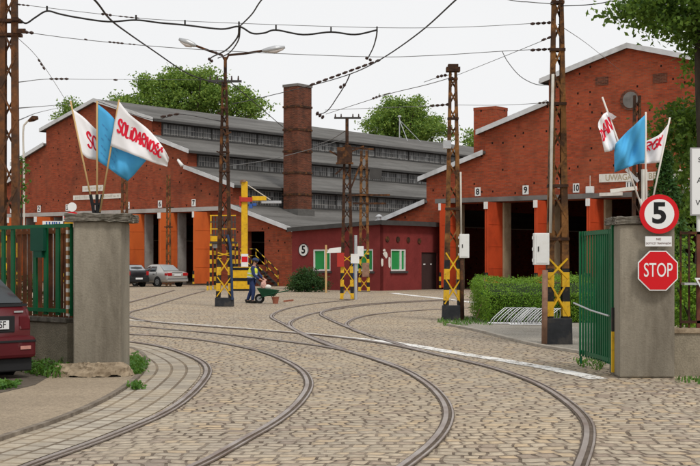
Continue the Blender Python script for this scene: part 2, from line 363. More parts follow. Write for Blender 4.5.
tcw = nt.nodes.new('ShaderNodeTexCoord'); nz = nt.nodes.new('ShaderNodeTexNoise'); nz.inputs['Scale'].default_value = 5; nz.inputs['Detail'].default_value = 4
nt.links.new(tcw.outputs['Generated'], nz.inputs['Vector'])
cl = nt.nodes.new('ShaderNodeMix'); cl.data_type = 'RGBA'; cl.inputs[6].default_value = (9.2, 9.28, 9.4, 1); cl.inputs[7].default_value = (9.95, 9.95, 10.0, 1); nt.links.new(nz.outputs['Fac'], cl.inputs[0])
mx = nt.nodes.new('ShaderNodeMix'); mx.data_type = 'RGBA'; mx.inputs[0].default_value = .9     # a closed cloud layer over the sky
nt.links.new(hs.outputs[0], mx.inputs[6]); nt.links.new(cl.outputs[2], mx.inputs[7]); nt.links.new(mx.outputs[2], bg.inputs['Color']); bg.inputs['Strength'].default_value = .1
sl = bpy.data.lights.new('sun', 'SUN'); so = bpy.data.objects.new('sun', sl); COL.objects.link(so)
sl.energy = 1.7; sl.angle = R(12); sl.color = (1, .95, .88)
d = Vector((math.sin(R(SUN_AZ))*math.cos(R(SUN_EL)), math.cos(R(SUN_AZ))*math.cos(R(SUN_EL)), math.sin(R(SUN_EL))))
so.rotation_euler = d.to_track_quat('Z', 'Y').to_euler()
S.view_settings.view_transform = 'Standard'; S.view_settings.look = 'None'; S.view_settings.gamma = 1; S.view_settings.exposure = 0
S.view_settings.use_curve_mapping = False
# ------------------------------------------------------------------ ground, paving, rails
g = MB(); g.add([(-400, -60, 0), (400, -60, 0), (400, 900, 0), (-400, 900, 0)], [(0, 1, 2, 3)])
struct(g, 'ground', M['cobble'])
RAILS = [
 [(-60,505),(-10,484),(30,466),(90,445),(135,427),(168,412),(192,394),(205,379),(208,372),(206,366),(198,360),(180,352.5),(159,346.5),(132,342.5),(95,339)],
 [(80,520),(140,490),(201,465.5),(240,443),(270,426.5),(294,408.5),(307.5,391),(308.5,381),(301.5,371),(285,361),(261,351.8),(219,343),(180,338),(132,334.8),(90,333)],
 [(330,520),(375,488),(406,466),(431,446.5),(445,428.5),(448.5,414),(443,400),(427,384),(402,369.5),(370,358),(330,348),(270,340),(219,334.2),(180,330.6),(132,326.6),(90,323.5)],
 [(540,560),(568,500),(580.7,466),(588,446),(589,427),(582,416),(570,405),(548.5,390),(523.5,378.5),(491,368),(459,360.2),(423,352),(390,342),(368,335.5),(352,329.5),(346.5,323.8),(360,317.3),(390,313),(438,309.6),(520,306)],
 [(402,369.5),(372,359),(345,351),(321,342.5),(300,333.4),(289.5,325),(297,319),(319.5,312.5),(360,306.2),(405,302.7),(470,300)],
 [(423,352),(390,345),(340,338),(270,331.5),(200,326.5),(150,322),(128,316.5),(130,312.5),(146,308.4),(170,301),(190,295),(205,291)],
 [(345,351),(325,343),(300,333),(284,324.5),(273,319),(272,315.8),(278,312),(292.5,307.6),(318,303.5),(352,300)],
 [(368,335.5),(346,327),(328,319),(321,314.3),(330,309.4),(360,305),(405,301.8),(450,299.8)],
 [(60,318),(90,312),(130,302.5),(160,294.5),(174,290.5)],
]
def ground_line(px, step=.3, it=4):
    p = resample(catmull([G(*q) for q in px], 8), step)
    for _ in range(it):
        p = [p[0]]+[(p[i-1]+p[i]*2+p[i+1])/4 for i in range(1, len(p)-1)]+[p[-1]]
    return p
def offs(p, d):
    o = []
    for i, q in enumerate(p):
        t = p[min(i+1, len(p)-1)]-p[max(0, i-1)]; o.append(q+Vector((-t.y, t.x, 0)).normalized()*d)
    return o
def ribbon(mb, p, a, b, z, za=None):
    l = offs(p, a); r = offs(p, b); n = len(p)
    mb.add([(q.x, q.y, z) for q in l]+[(q.x, q.y, z) for q in r], [(i, n+i, n+i+1, i+1) for i in range(n-1)])
def raised(mb, p, a, b, z0, z1):
    l = offs(p, a); r = offs(p, b); n = len(p)
    for s, t in ((l, z0), (l, z1), (r, z1), (r, z0)): pass
    vs = [(q.x, q.y, z0) for q in l]+[(q.x, q.y, z1) for q in l]+[(q.x, q.y, z1) for q in r]+[(q.x, q.y, z0) for q in r]
    fs = []
    for i in range(n-1):
        for k in range(3): fs.append((k*n+i, (k+1)*n+i, (k+1)*n+i+1, k*n+i+1))
    fs += [(0, n, 2*n, 3*n), (n-1, 4*n-1, 3*n-1, 2*n-1)]
    mb.add(vs, fs)
LINES = []
for i, px in enumerate(RAILS):
    p = ground_line(px); LINES.append(p); b = MB(); hd = MB(); e = i*.0012
    near = i < 4
    ribbon(b, p, .065, -.07, .010+e); struct(b, 'rail_groove', M['railbed'])
    raised(hd, p, .046, -.004, .004, .021+e); raised(hd, p, -.042, -.062, .004, .019+e)
    struct(hd, 'tram_rail', M['railhead'])
# slabs curving along the first rail
p = LINES[0]; b = MB(); nrow = 5; uv = []
L = 0; ls = [0]
for a, c in zip(p, p[1:]): L += (c-a).length; ls.append(L)
l0 = offs(p, .10); l1 = offs(p, 1.46); n = len(p)
b.add([(q.x, q.y, .006) for q in l0]+[(q.x, q.y, .006) for q in l1], [(i, i+1, n+i+1, n+i) for i in range(n-1)])
b.uv = [(s, .01) for s in ls]+[(s, 1.32) for s in ls]
struct(b, 'slab_paving', M['slab'])
# pavement on the left with its kerb
kp = ground_line([(-60,462),(0,439.5),(40,427),(80,411.5),(110,396.5),(128,384.5),(140,373),(144,364),(141,356),(130,350),(112,346)], .25, 3)
b = MB(); poly = [(q.x, q.y, .04) for q in kp]+[(-9, 20.5, .04), (-14, 18, .04), (-14, 9, .04)]
b.add(poly, [tuple(range(len(poly)))]); struct(b, 'pavement', M['pave'])
b = MB(); raised(b, kp, .0, -.07, .002, .045); struct(b, 'kerb', M['kerbdark'])
b = MB(); sp = [G(*q, .055) for q in [(-60,392),(0,392),(35,384),(52,374),(45,366),(0,362),(-60,362)]]  # dark sheet: dirt plus the maroon car's ground shadow painted in
b.add([(q.x, q.y, .044) for q in sp], [tuple(range(len(sp)))]); struct(b, 'soil_and_car_shade', M['soilshade'])
# painted lines
def wob(p, a): return [q+Vector((random.uniform(-a, a), random.uniform(-a, a), 0)) for q in p]
wl = ground_line([(300,333.2),(340,337.2),(380,341.2),(415,346),(440,350.5),(470,355.5),(520,363.5),(560,371),(600,379.5)], .35, 2)
b = MB(); ribbon(b, wob(wl, .02), .15, -.15, .0085); struct(b, 'painted_line', M['paint'])
wl = ground_line([(60,315),(132,320.2),(180,323.6),(240,328),(300,333.2)], .35, 2)
b = MB(); ribbon(b, wob(wl, .02), .12, -.16, .0088); struct(b, 'painted_line', M['paintold'])
wl = ground_line([(393,293.2),(412,295.6),(440,298.6),(480,303.5),(500,306)], .5, 2)
b = MB(); ribbon(b, wl, .22, -.22, .0085); struct(b, 'painted_line', M['paint'])
# gravel bed round the bicycle rack with its edging
gp = [G(*q) for q in [(446,321),(470,317),(500,318),(560,320),(640,322),(640,352),(600,356.5),(575,352),(540,346.5),(505,338),(478,331),(452,326.5)]]
b = MB(); b.add([(q.x, q.y, .007) for q in gp], [tuple(range(len(gp)))]); struct(b, 'gravel_bed', M['gravel'])
ep = ground_line([(448,325.5),(478,331.3),(505,338.3),(540,346.8),(575,352.4),(602,357)], .3, 2)
b = MB(); raised(b, ep, .06, -.06, .002, .05); struct(b, 'kerb', M['kerb'])

# ------------------------------------------------------------------ the two depot sheds
def W(u, v, w): return FAC @ Vector((u, v, w))
def ramp_w(p, u): (a, wa), (b, wb) = p; return wa+(wb-wa)*(u-a)/(b-a)
OPEN_W = 5.0
def shed(name, label, ur, tiers, bays, pitch, first_no, brick, orange, jamb, L, canopy, bw=3.02, only_right_openings=None):
    """tiers: (inner offset, inner roof height, outer offset, outer roof height) from the ridge outwards"""
    M0 = FAC @ Matrix.Translation((ur, 0, 0)); root = thing(name, label, 'tram depot', M=M0)
    wl = MB(M0); T = .5
    edges = [t[0] for t in tiers]+[tiers[-1][2]]
    u_lo, u_hi = (bays[0]-bw/2, bays[-1]+bw/2)
    def wtop(t, u): return ramp_w(((t[0], t[1]), (t[2], t[3])), u)
    def panel(a, b, za, zb, w0):   # a<b local offsets
        wl.prism([(a, 0, w0), (b, 0, w0), (b, 0, zb), (a, 0, za)], (0, T, 0))
    for sgn in (1, -1):
        for i, t in enumerate(tiers):
            a, b = edges[i], edges[i+1]
            za, zb = wtop(t, a)-.02, wtop(t, b)-.02
            if i == len(tiers)-1:
                if sgn == 1 and only_right_openings:
                    d0, d1, dlo, dhi = only_right_openings
                    panel(a, d0, za, wtop(t, d0)-.02, 0); panel(d1, b, wtop(t, d1)-.02, zb, 0)
                    panel(d0, d1, wtop(t, d0)-.02, wtop(t, d1)-.02, dhi); panel(d0, d1, dlo, dlo, 0)
                elif sgn == 1: panel(a, b, za, zb, 0)
                else: panel(-b, -a, zb, za, 0)
            else:
                if sgn == 1: panel(a, b, za, zb, OPEN_W)
                else: panel(-b, -a, zb, za, OPEN_W)
    # piers between the gateways
    us = [-edges[-2]]
    for c in bays: us += [c-ur-bw/2, c-ur+bw/2]
    us.append(edges[-2])
    for i in range(0, len(us), 2):
        if us[i+1]-us[i] > .02: wl.box((us[i], .002, 0), (us[i+1], T-.002, OPEN_W))
    # side and back walls, kept dark inside by being closed
    e = edges[-1]
    for s in (-1, 1):
        wl.box((s*e, T, 0), (s*(e-.35), L, tiers[-1][3]-.05))
        for i in range(1, len(tiers)):
            a = edges[i]; lo = tiers[i][1]-.3; hi = wtop(tiers[i-1], a)-.04
            wl.box((s*a, T, lo), (s*(a-.3), L, hi))
    wl.box((-e+.36, L-.4, 0), (e-.36, L, 3.2))
    for i, t in enumerate(tiers):
        for s in (-1, 1): wl.box((s*edges[i], L-.39, 3.2), (s*(edges[i+1]-.31), L-.01, min(wtop(t, edges[i+1]), wtop(t, edges[i]))-.3))
    wl.build('brick_wall', brick, root)
    lin = MB(M0); lin.box((-edges[-1]+.4, .55, 0.02), (edges[-1]-.4, .6, .03)); 
    # roofs
    for i, t in enumerate(tiers):
        a, b = (edges[i]-(.0 if i == 0 else .05)), edges[i+1]+.38
        for s in ((1,) if i == 0 else (1, -1)):
            rf = MB(M0); vg = MB(M0)
            if i == 0:
                za, zb = wtop(t, 0), wtop(t, b)
                rf.prism([(-b, -.3, zb), (0, -.3, za), (b, -.3, zb), (b, -.3, zb+.16), (0, -.3, za+.16), (-b, -.3, zb+.16)], (0, L+.6, 0))
                vg.prism([(-b-.03, -.36, zb-.08), (0, -.36, za-.08), (b+.03, -.36, zb-.08), (b+.03, -.36, zb+.2), (0, -.36, za+.2), (-b-.03, -.36, zb+.2)], (0, .06, 0))
            else:
                za, zb = wtop(t, a), wtop(t, b)
                pr = [(s*a, -.3, za), (s*b, -.3, zb), (s*b, -.3, zb+.14), (s*a, -.3, za+.14)]
                rf.prism(pr, (0, L+.6, 0))
                vg.prism([(s*a, -.36, za-.08), (s*(b+.03), -.36, zb-.08), (s*(b+.03), -.36, zb+.2), (s*a, -.36, za+.2)], (0, .06, 0))
            r = rf.build('roof', M['roof'], root); vg.build('verge_board', M['verge'], r)
            gt = MB(M0); zb = wtop(t, b)
            for q in ((1, -1) if i == 0 else (s,)): gt.box((q*(b+.005), -.25, zb-.06), (q*(b+.12), L+.2, zb+.09))
            gt.build('gutter', M['steeldark'], r)
    # clerestory windows along the right-hand steps
    nb = 12
    for i in range(1, len(tiers)):
        a = edges[i]; lo = tiers[i][1]+.16; hi = wtop(tiers[i-1], a+.38)-.02
        for k in range(nb):
            v0 = .9+(L-1.4)*k/nb; v1 = .9+(L-1.4)*(k+1)/nb
            pn = MB(M0); pn.box((a+.02, v0, lo), (a+.06, v1, hi)); wn = pn.build('window', M['glaz'], root)
            fr = MB(M0)
            fr.box((a+.02, v0+.003, lo-.05), (a+.13, v0+.09, hi)); fr.box((a+.021, v0+.1, hi-.1), (a+.12, v1-.003, hi-.01)); fr.box((a+.021, v0+.1, lo-.04), (a+.12, v1-.003, lo+.05))
            for q in range(1, 6):
                vq = v0+(v1-v0)*q/6; fr.box((a+.022, vq-.015, lo+.06), (a+.075, vq+.015, hi-.17))
            fr.build('frame', M['steeldark'], wn)
    # gateways: lintel canopy, jambs, leaves, numbers
    cn = MB(M0)
    if canopy == 'slab': cn.box((u_lo-ur-1.0, -.75, OPEN_W+.04), (u_hi-ur+1.2, -.003, OPEN_W+.30))
    else:
        cn.box((u_lo-ur-2.2, -.42, OPEN_W+.06), (u_hi-ur+1.3, -.003, OPEN_W+.34))
    cn.build('lintel_beam', M['canopy'] if canopy == 'slab' else M['gutter'], root)
    for k, c in enumerate(bays):
        x0, x1 = c-ur-bw/2, c-ur+bw/2
        jb = MB(M0); jb.box((x0+.003, -.02, 0), (x0+.10, T+.25, OPEN_W-.01)); jb.box((x1-.10, -.02, 0), (x1-.003, T+.25, OPEN_W-.01))
        jb.build('door_jamb', jamb, root)
        for s, x in ((1, x0-.03), (-1, x1+.03)):
            lf = MB(M0); ll = 1.6
            lf.box((x-.03, -.03-ll, .12), (x+.03, -.03, OPEN_W-.02))
            for zz in (1.25, 2.5, 3.75): lf.box((x-.045, -.02-ll, zz-.03), (x+.045, -.04, zz+.03))
            lf.box((x-.043, -.035-ll, .10), (x+.043, -.035-ll+.07, OPEN_W)); 
            o = lf.build('door_leaf', orange, root)
            kk = MB(M0); kk.box((x-.035, -ll-.1, .10), (x+.06, -ll-.02, 1.0)); kk.build('hazard_edge', M['hazardfine'], o)
            br = MB(M0); br.box((x-.05, -.14-ll, OPEN_W-.42), (x+.05, -.035-ll, OPEN_W-.02)); br.build('latch_plate', M['white'], o)
        npz = MB(M0); npz.box((c-ur-.19, -.03, 5.42), (c-ur+.19, -.003, 5.92))
        pl = npz.build('number_plate', M['white'], root)
        tx = MB(); text_into(tx, str(first_no+k), .48, M0 @ face_m((c-ur, -.034, 5.66)), .003, .012, .8 if first_no+k > 9 else 1.0)
        tx.build('digit', M['black'], pl)
    return root, M0

def bay_list(c, p, n): return [c+p*(k-(n-1)/2) for k in range(n)]
UL, UR = -10.64, 32.1
left_root, ML = shed('tram_depot', 'weathered brick tram shed with stepped glazed roof and gates six and seven beside parked cars', UL,
    [(0, 13.45, 5.85, 11.72), (5.85, 10.5, 9.4, 9.3), (9.4, 8.1, 13.7, 6.75), (13.7, 5.3, 19.04, 3.66)],
    bay_list(-10.64, 3.34, 7), 3.34, 1, M['brick'], M['orange'], M['jambgrey'], 62, 'beam', bw=3.16, only_right_openings=(14.95, 16.55, 1.4, 3.62))
right_root, MR = shed('tram_depot', 'bright red brick tram shed with gates eight, nine and ten behind the clipped hedge', UR,
    [(0, 13.1, 4.9, 11.75), (4.9, 10.4, 9.1, 9.15), (9.1, 7.85, 13.2, 6.6), (13.2, 5.12, 16.82, 3.93)],
    bay_list(32.1, 3.19, 7), 3.19, 8, M['brick2'], M['orange2'], M['jamb'], 50, 'slab')
# round gable window of the right shed
px = Vector((0,0,0))
def fac_px(x, y, v=0):
    U0 = FAC.inverted(); o = U0 @ Vector((0, 0, H)); q = U0 @ P(x, y, 100); d = q-o
    t = (v-o.y)/d.y; r = o+d*t; return r
def side_px(x, y, u):
    U0 = FAC.inverted(); o = U0 @ Vector((0, 0, H)); q = U0 @ P(x, y, 100); d = q-o
    t = (u-o.x)/d.x; return o+d*t
c = fac_px(630, 100)
b = MB(FAC); b.cyl((c.x, -.06, c.z), .56, .058, 24, 'Y'); oc = b.build('round_window', M['chimney'], right_root)
b = MB(FAC); b.cyl((c.x+.05, -.075, c.z), .44, .012, 24, 'Y'); b.build('pane', mk('dusty_pane', (.16, .15, .14), .6, .3, 3), oc)
# sooty ghost arches on the gable
for x, y, wd, hh in ((602, 81, .75, .45), (660, 78, .8, .5)):
    c = fac_px(x, y); b = MB(FAC); b.box((c.x-wd/2, -.03, c.z-hh/2), (c.x+wd/2, -.003, c.z+hh/2)); b.build('bricked_vent', M['chimney'], right_root)
# brick stack at the shoulder of the right shed
def stack(name, label, u, v, sw, sd, w0, w1, mat, bandz, cap=.05):
    root = thing(name, label, 'chimney', M=FAC @ Matrix.Translation((u, v, w0)))
    b = MB(FAC); b.box((u, v, w0), (u+sw, v+sd, w1)); bd = b.build('shaft', mat, root)
    for z in bandz:
        b = MB(FAC); b.box((u-.05, v-.05, z), (u+sw+.05, v+sd+.05, z+.14)); b.build('iron_band', M['darkrust'], root)
    b = MB(FAC); b.box((u-cap, v-cap, w1), (u+sw+cap, v+sd+cap, w1+.18)); b.build('coping', M['canopy'] if bandz else mat, root)
    return root
stack('brick_chimney', 'short plain red brick chimney on the shoulder of the right shed', 22.2, .06, 1.5, 1.3, 6.9, 10.4, M['brick2'], [], .015)
stack('brick_chimney', 'tall sooty square chimney with iron bands rising from the glazed roofs', 3.75, 4.4, 1.3, 1.5, 4.5, 13.75, M['chimney'], [6.2, 7.7, 9.2, 10.7, 12.3])
b = MB(FAC); b.box((3.6, 4.25, 4.4), (5.2, 6.05, 5.25)); solo(b, 'chimney_plinth', M['roof'], 'grey felt covered plinth round the foot of the tall chimney', 'plinth', W(4.4, 5.1, 4.4))
# ------------------------------------------------------------------ the oxblood office annex
AV = -6.5; c = fac_px(292, 290, AV); a0 = c.x; a1 = fac_px(380, 290, AV).x
an = thing('office_annex', 'low oxblood red office with green blinds between the two brick sheds', 'office', M=FAC @ Matrix.Translation((a0, AV, 0)))
def openings_wall(mb, u0, u1, h0, h1, holes, plane):  # plane(u, depth, w) -> point ; holes (a,b,lo,hi)
    hs = sorted(holes); xs = [u0]+[q for h in hs for q in h[:2]]+[u1]
    hh = lambda u: h0+(h1-h0)*(u-u0)/(u1-u0)
    def col(a, b, lo, hi=None):
        za, zb = (hh(a), hh(b)) if hi is None else (hi, hi)
        q = [plane(a, 0, lo), plane(b, 0, lo), plane(b, 0, zb), plane(a, 0, za)]; r = [plane(a, .3, lo), plane(b, .3, lo), plane(b, .3, zb), plane(a, .3, za)]
        mb.hexa(q, r)
    for i in range(0, len(xs), 2): col(xs[i], xs[i+1], 0)
    for a, b, lo, hi in hs:
        col(a, b, hi)
        if lo > 0: col(a, b, 0, lo)
b = MB(FAC); wins = []
h0, h1 = 3.38, 3.66
hl = []
for x0, x1, y0, y1 in ((313, 330.5, 248, 271.5), (355.5, 373, 248, 271.5)):
    p0, p1 = fac_px(x0, y1, AV), fac_px(x1, y0, AV); hl.append((p0.x, p1.x, 1.08, 2.32))
openings_wall(b, a0, a1, h0, h1, hl, lambda u, d, w: (u, AV+d, w))
hr = []
q0, q1 = side_px(391, 260, a1).y, side_px(406, 260, a1).y; hr.append((q0, q1, 1.08, 2.32))
d0, d1 = side_px(421.5, 270, a1).y, side_px(437.5, 270, a1).y; hr.append((d0, d1, 0, 2.15))
openings_wall(b, AV+.003, -.02, h1, h1, hr, lambda v, d, w: (a1-d, v, w))
b.build('wall', M['annex'], an)
b = MB(FAC); b.prism([(a0-.1, AV-.3, h0+.0), (a1+.3, AV-.3, h1+.03), (a1+.3, AV-.3, h1+.22), (a0-.1, AV-.3, h0+.19)], (0, -AV+.25, 0)); rfo = b.build('roof', M['roof'], an)
b = MB(FAC); b.prism([(a0-.1, AV-.34, h0-.03), (a1+.33, AV-.34, h1), (a1+.33, AV-.34, h1+.24), (a0-.1, AV-.34, h0+.21)], (0, .038, 0)); b.box((a1+.302, AV-.3, h1-.02), (a1+.34, -.1, h1+.24)); b.build('fascia', M['steeldark'], rfo)
def window(parent, pl, a, b_, lo, hi, sill=True):
    fr = MB(FAC); gl = MB(FAC); bl = MB(FAC)
    def bx(mb, x0, x1, d0, d1, z0, z1):
        p, q = pl(x0, d0, z0), pl(x1, d1, z1); mb.box(p, q)
    f = .09; wd = b_-a; m = a+wd*.68
    bx(fr, a+.004, a+f, .03, .12, lo+.004, hi-.004); bx(fr, b_-f, b_-.004, .03, .12, lo+.004, hi-.004)
    bx(fr, a+f, b_-f, .031, .119, lo+.004, lo+f); bx(fr, a+f, b_-f, .031, .119, hi-f, hi-.004); bx(fr, m-.06, m+.06, .02, .118, lo+f, hi-f)
    bx(gl, a+f, b_-f, .10, .112, lo+f, hi-f); 
    w_ = bl_o = None
    wo = fr.build('window', M['white'], parent)
    gl.build('green_blind', M['greenlid'], wo)
    if sill:
        s = MB(FAC); bx(s, a-.1, b_+.1, -.09, .10, lo-.12, lo-.004); s.build('sill', M['steeldark'], wo)
for h in hl: window(an, lambda u, d, w: (u, AV+d, w), *h)
window(an, lambda v, d, w: (a1-d, v, w), *hr[0])
b = MB(FAC); b.box((a1-.14, d0+.004, 0.02), (a1-.08, d1-.004, 2.146)); dr = b.build('door', M['annexdoor'], an)
b = MB(FAC); b.box((a1-.08, d0+.3, 1.42), (a1-.075, d0+.5, 1.5)); b.box((a1-.08, d0+1.0, 1.42), (a1-.075, d0+1.15, 1.5)); b.build('notice', M['white'], dr)
for x, y in ((387, 239.2), (397.6, 239.4), (408, 240), (419, 241)):
    c = side_px(x, y, a1); b = MB(FAC); b.cyl((a1+.003, c.y, c.z), .16, .05, 12, 'X'); b.build('wall_vent', M['darkrust'], an)
for x, y, sx, sz in ((385.5, 254.5, .28, .22), (382.3, 262.2, .12, .3), (389.4, 262, .14, .32), (384, 250.5, .14, .1)):
    c = side_px(x, y, a1); b = MB(FAC); n = 9; pts = []
    for k in range(n):
        a = 2*math.pi*k/n; rr = random.uniform(.6, 1.1); pts.append((a1+.004, c.y+math.cos(a)*sx*rr, c.z+math.sin(a)*sz*rr))
    b.prism(pts, (.006, 0, 0)); b.build('peeled_plaster', M['offwhite'], an)
c = fac_px(303.8, 250, AV)
nd = thing('number_disc', 'round white disc reading five on the oxblood wall', 'sign', M=FAC @ Matrix.Translation((c.x, AV-.03, c.z)))
b = MB(FAC); b.cyl((c.x, AV-.035, c.z), .37, .03, 28, 'Y'); b.build('disc', M['white'], nd)
b = MB(); text_into(b, '5', .62, FAC @ face_m((c.x, AV-.04, c.z)), .003, .02); b.build('digit', M['black'], nd)
b = MB(FAC); b.tube([(c.x+math.cos(k*math.pi/14)*.36, AV-.037, c.z+math.sin(k*math.pi/14)*.36) for k in range(29)], .022, 5); b.build('rim', M['black'], nd)
# brick vent pipe on the annex roof, seen against the shed roof
c = fac_px(379, 222, -3)
b = MB(FAC); b.cyl((c.x, -3, 3.5), .13, .75, 10); b.cyl((c.x, -3, 4.25), .22, .14, 10, r2=.06); solo(b, 'roof_vent', M['galv'], 'grey metal vent pipe with cowl on the annex roof', 'vent', W(c.x, -3, 3.5))
# ------------------------------------------------------------------ lattice catenary poles
def lattice_pole(label, base, bw, tw, h, cat='pole', paint=0.0, plinth=0.0, mat='rust2', dep=.22, group='lattice catenary poles', step=.62, rz=0, paintmat='hazard', uw=.15):
    bx, by, _ = base
    M0 = Matrix.Translation(base) @ Matrix.Rotation(rz, 4, 'Z'); root = thing('lattice_pole', label, cat, M=M0, group=group)
    hw = lambda z: (bw+(tw-bw)*z/h)/2
    dp = lambda z: (dep+(dep*.55-dep)*z/h)/2
    def upright(s, z0, z1, m):
        u = MB(M0); n = 1
        def ring(z, k0, k1, y0, y1):
            x = s*hw(z); xs = sorted((x-s*k0, x-s*k1)); d = dp(z)
            return [(xs[0], y0*d, z), (xs[1], y0*d, z), (xs[1], y1*d, z), (xs[0], y1*d, z)]
        u.hexa(ring(z0, 0, .014, -1, 1), ring(z1, 0, .014, -1, 1))           # web
        f = uw
        for y0, y1 in ((-1, -.86), (.86, 1)):
            u.hexa(ring(z0, .0145, min(f, hw(z0)*.66), y0, y1), ring(z1, .0145, min(f, hw(z1)*.66), y0, y1))
        return u.build('upright', m, root)
    def lace(z0, z1, m, cross=False, wd=.05):
        l = MB(M0); z = z0; k = 0
        while z < z1-.05:
            st = min(step*(hw(z)/(bw/2)+.25), z1-z)
            for y in (-1, 1):
                for sg in ((1, -1) if cross else ((1,) if (k % 2 == 0) == (y < 0) else (-1,))):
                    d = y*(dp(z)+.006+(.004 if sg > 0 else 0))
                    l.bar((-sg*(hw(z)-.03), d, z+.02), (sg*(hw(z+st)-.03), y*(dp(z+st)+.006+(.004 if sg > 0 else 0)), z+st-.02), wd, .008)
            z += st; k += 1
        return l.build('lattice', m, root)
    if paint:
        for s in (-1, 1): upright(s, plinth+.003, paint, M[paintmat])
        lace(plinth+.02, paint+.22, M['yellow'], True, .036)
    zs = max(paint, plinth)
    for s in (-1, 1): upright(s, zs+.003, h, M[mat])
    lace(zs+(.3 if paint else .05), h-.15, M[mat], wd=.042)
    if plinth:
        p = MB(M0); q = .03
        p.hexa([(-hw(0)-q, -dp(0)-q, 0), (hw(0)+q, -dp(0)-q, 0), (hw(0)+q, dp(0)+q, 0), (-hw(0)-q, dp(0)+q, 0)],
               [(-hw(plinth)-q, -dp(0)-q, plinth), (hw(plinth)+q, -dp(0)-q, plinth), (hw(plinth)+q, dp(0)+q, plinth), (-hw(plinth)-q, dp(0)+q, plinth)])
        p.build('base_block', M['asphaltblack'], root, bevel=.015)
    return root, M0, hw, dp
def part_bar(root, M0, name, a, b_, w_, d, mat):
    q = MB(M0); q.bar(a, b_, w_, d); return q.build(name, mat, root)
def clamp(root, M0, hw, dp, z, mat='darkrust', e=.012):
    q = MB(M0); x = hw(z)+e; y = dp(z)+.03
    q.box((-x, -y, z-.03), (x, -y+.02, z+.03)); q.box((-x, y-.02, z-.03), (x, y, z+.03)); q.box((-x, -y+.02, z-.029), (-x+.02, y-.02, z+.029)); q.box((x-.02, -y+.02, z-.029), (x, y-.02, z+.029))
    q.build('clamp', M[mat], root)
def pxs(y, Z): return H-(y-HY)/F*Z
# P6: tall pole in front of the hedge
b6 = G(557.5, 344.5); Z6 = b6.y
p6, M6, hw6, dp6 = lattice_pole('tall rusty lattice pole beside the white cabinet, rising past the roofs', b6, .50, .15, 8.6, paint=1.50, plinth=.52, step=.62, mat='rust2', dep=.2)
for z in (1.65+211/F*Z6, 1.65+261*.99/F*Z6, 1.65+157/F*Z6, pxs(186, Z6), pxs(239, Z6)): clamp(p6, M6, hw6, dp6, z)
# P5
b5 = G(453, 320.5); Z5 = b5.y
p5, M5, hw5, dp5 = lattice_pole('rusty tapered lattice pole standing alone on a grass tuft', b5, .56, .22, 6.9, paint=1.68, plinth=.42, mat='rust2', dep=.2)
q = MB(M5); q.box((-.19, -.15, 6.9), (.19, .15, 7.02)); q.box((-.14, -.12, 7.02), (.14, .12, 7.1)); q.build('cap', M['darkrust'], p5)
for z in (3.1, 5.6, 6.7): clamp(p5, M5, hw5, dp5, z)
# P2 with the street lamps
b2 = G(224.5, 306.5); Z2 = b2.y
p2, M2, hw2, dp2 = lattice_pole('lattice pole carrying a two armed street lamp beside the yellow lift', b2, .62, .2, 8.15, paint=1.75, plinth=.32, mat='darkrust', dep=.26)
q = MB(M2); q.tube([(.03, 0, 7.9), (.03, 0, 9.05)], .06, 8); q.build('mast', M['darkrust'], p2)
for s, ex, ez, nm in ((-1, 181, 39, 0), (1, 287, 47, 0)):
    dx = (ex-226.5)/F*Z2; ez_ = pxs(ez, Z2)
    q = MB(M2); tip = Vector((dx*.62, 0, 9.05+(ez_-9.05)*.62))
    q.tube([(.03, 0, 8.9), (.03+s*.12, 0, 9.12), (dx*.35, 0, 9.05+(ez_-9.05)*.36), tip], .045, 6); arm = q.build('lamp_arm', M['darkrust'], p2, smooth=True)
    q = MB(M2); e = Vector((dx, 0, ez_)); m_ = tip.lerp(e, .55)
    q.tube([tip, tip.lerp(e, .15), m_, e], [.045, .085, .12, .05], 8); q.build('lamp_head', M['galv'], arm, smooth=True)
    q = MB(M2); q.tube([tip.lerp(e, .25)-Vector((0, 0, .06)), m_-Vector((0, 0, .09)), tip.lerp(e, .93)-Vector((0, 0, .05))], [.06, .095, .04], 8); q.build('lamp_bowl', M['lampclear'], arm, smooth=True)
q = MB(M2); q.box((-.6, -.04, 8.13), (.62, .04, 8.21)); ca = q.build('crossarm', M['steeldark'], p2)
for x in (-.52, -.26, .26, .5):
    q = MB(M2); q.cyl((x, 0, 8.21), .035, .16, 8, r2=.02); q.build('insulator', M['insul'], ca)
for z, sx in ((4.9, .3), (5.6, .22), (6.5, .22), (7.2, .2)): clamp(p2, M2, hw2, dp2, z)
for z, sx, nm in ((6.9, -.25, 'bracket'), (6.2, .25, 'bracket'), (5.5, -.28, 'bracket')):
    part_bar(p2, M2, nm, (0, -.1, z), (sx, -.1, z+.12), .05, .05, M['darkrust'])
q = MB(M2); q.tube([(.30, -.17, .25), (.27, -.17, 1.3), (.22, -.16, 2.2), (.12, -.14, 2.6)], .05, 6); q.build('cable_pipe', mk('dark_blue_pipe', (.03, .05, .11), .6, .2, 4), p2)
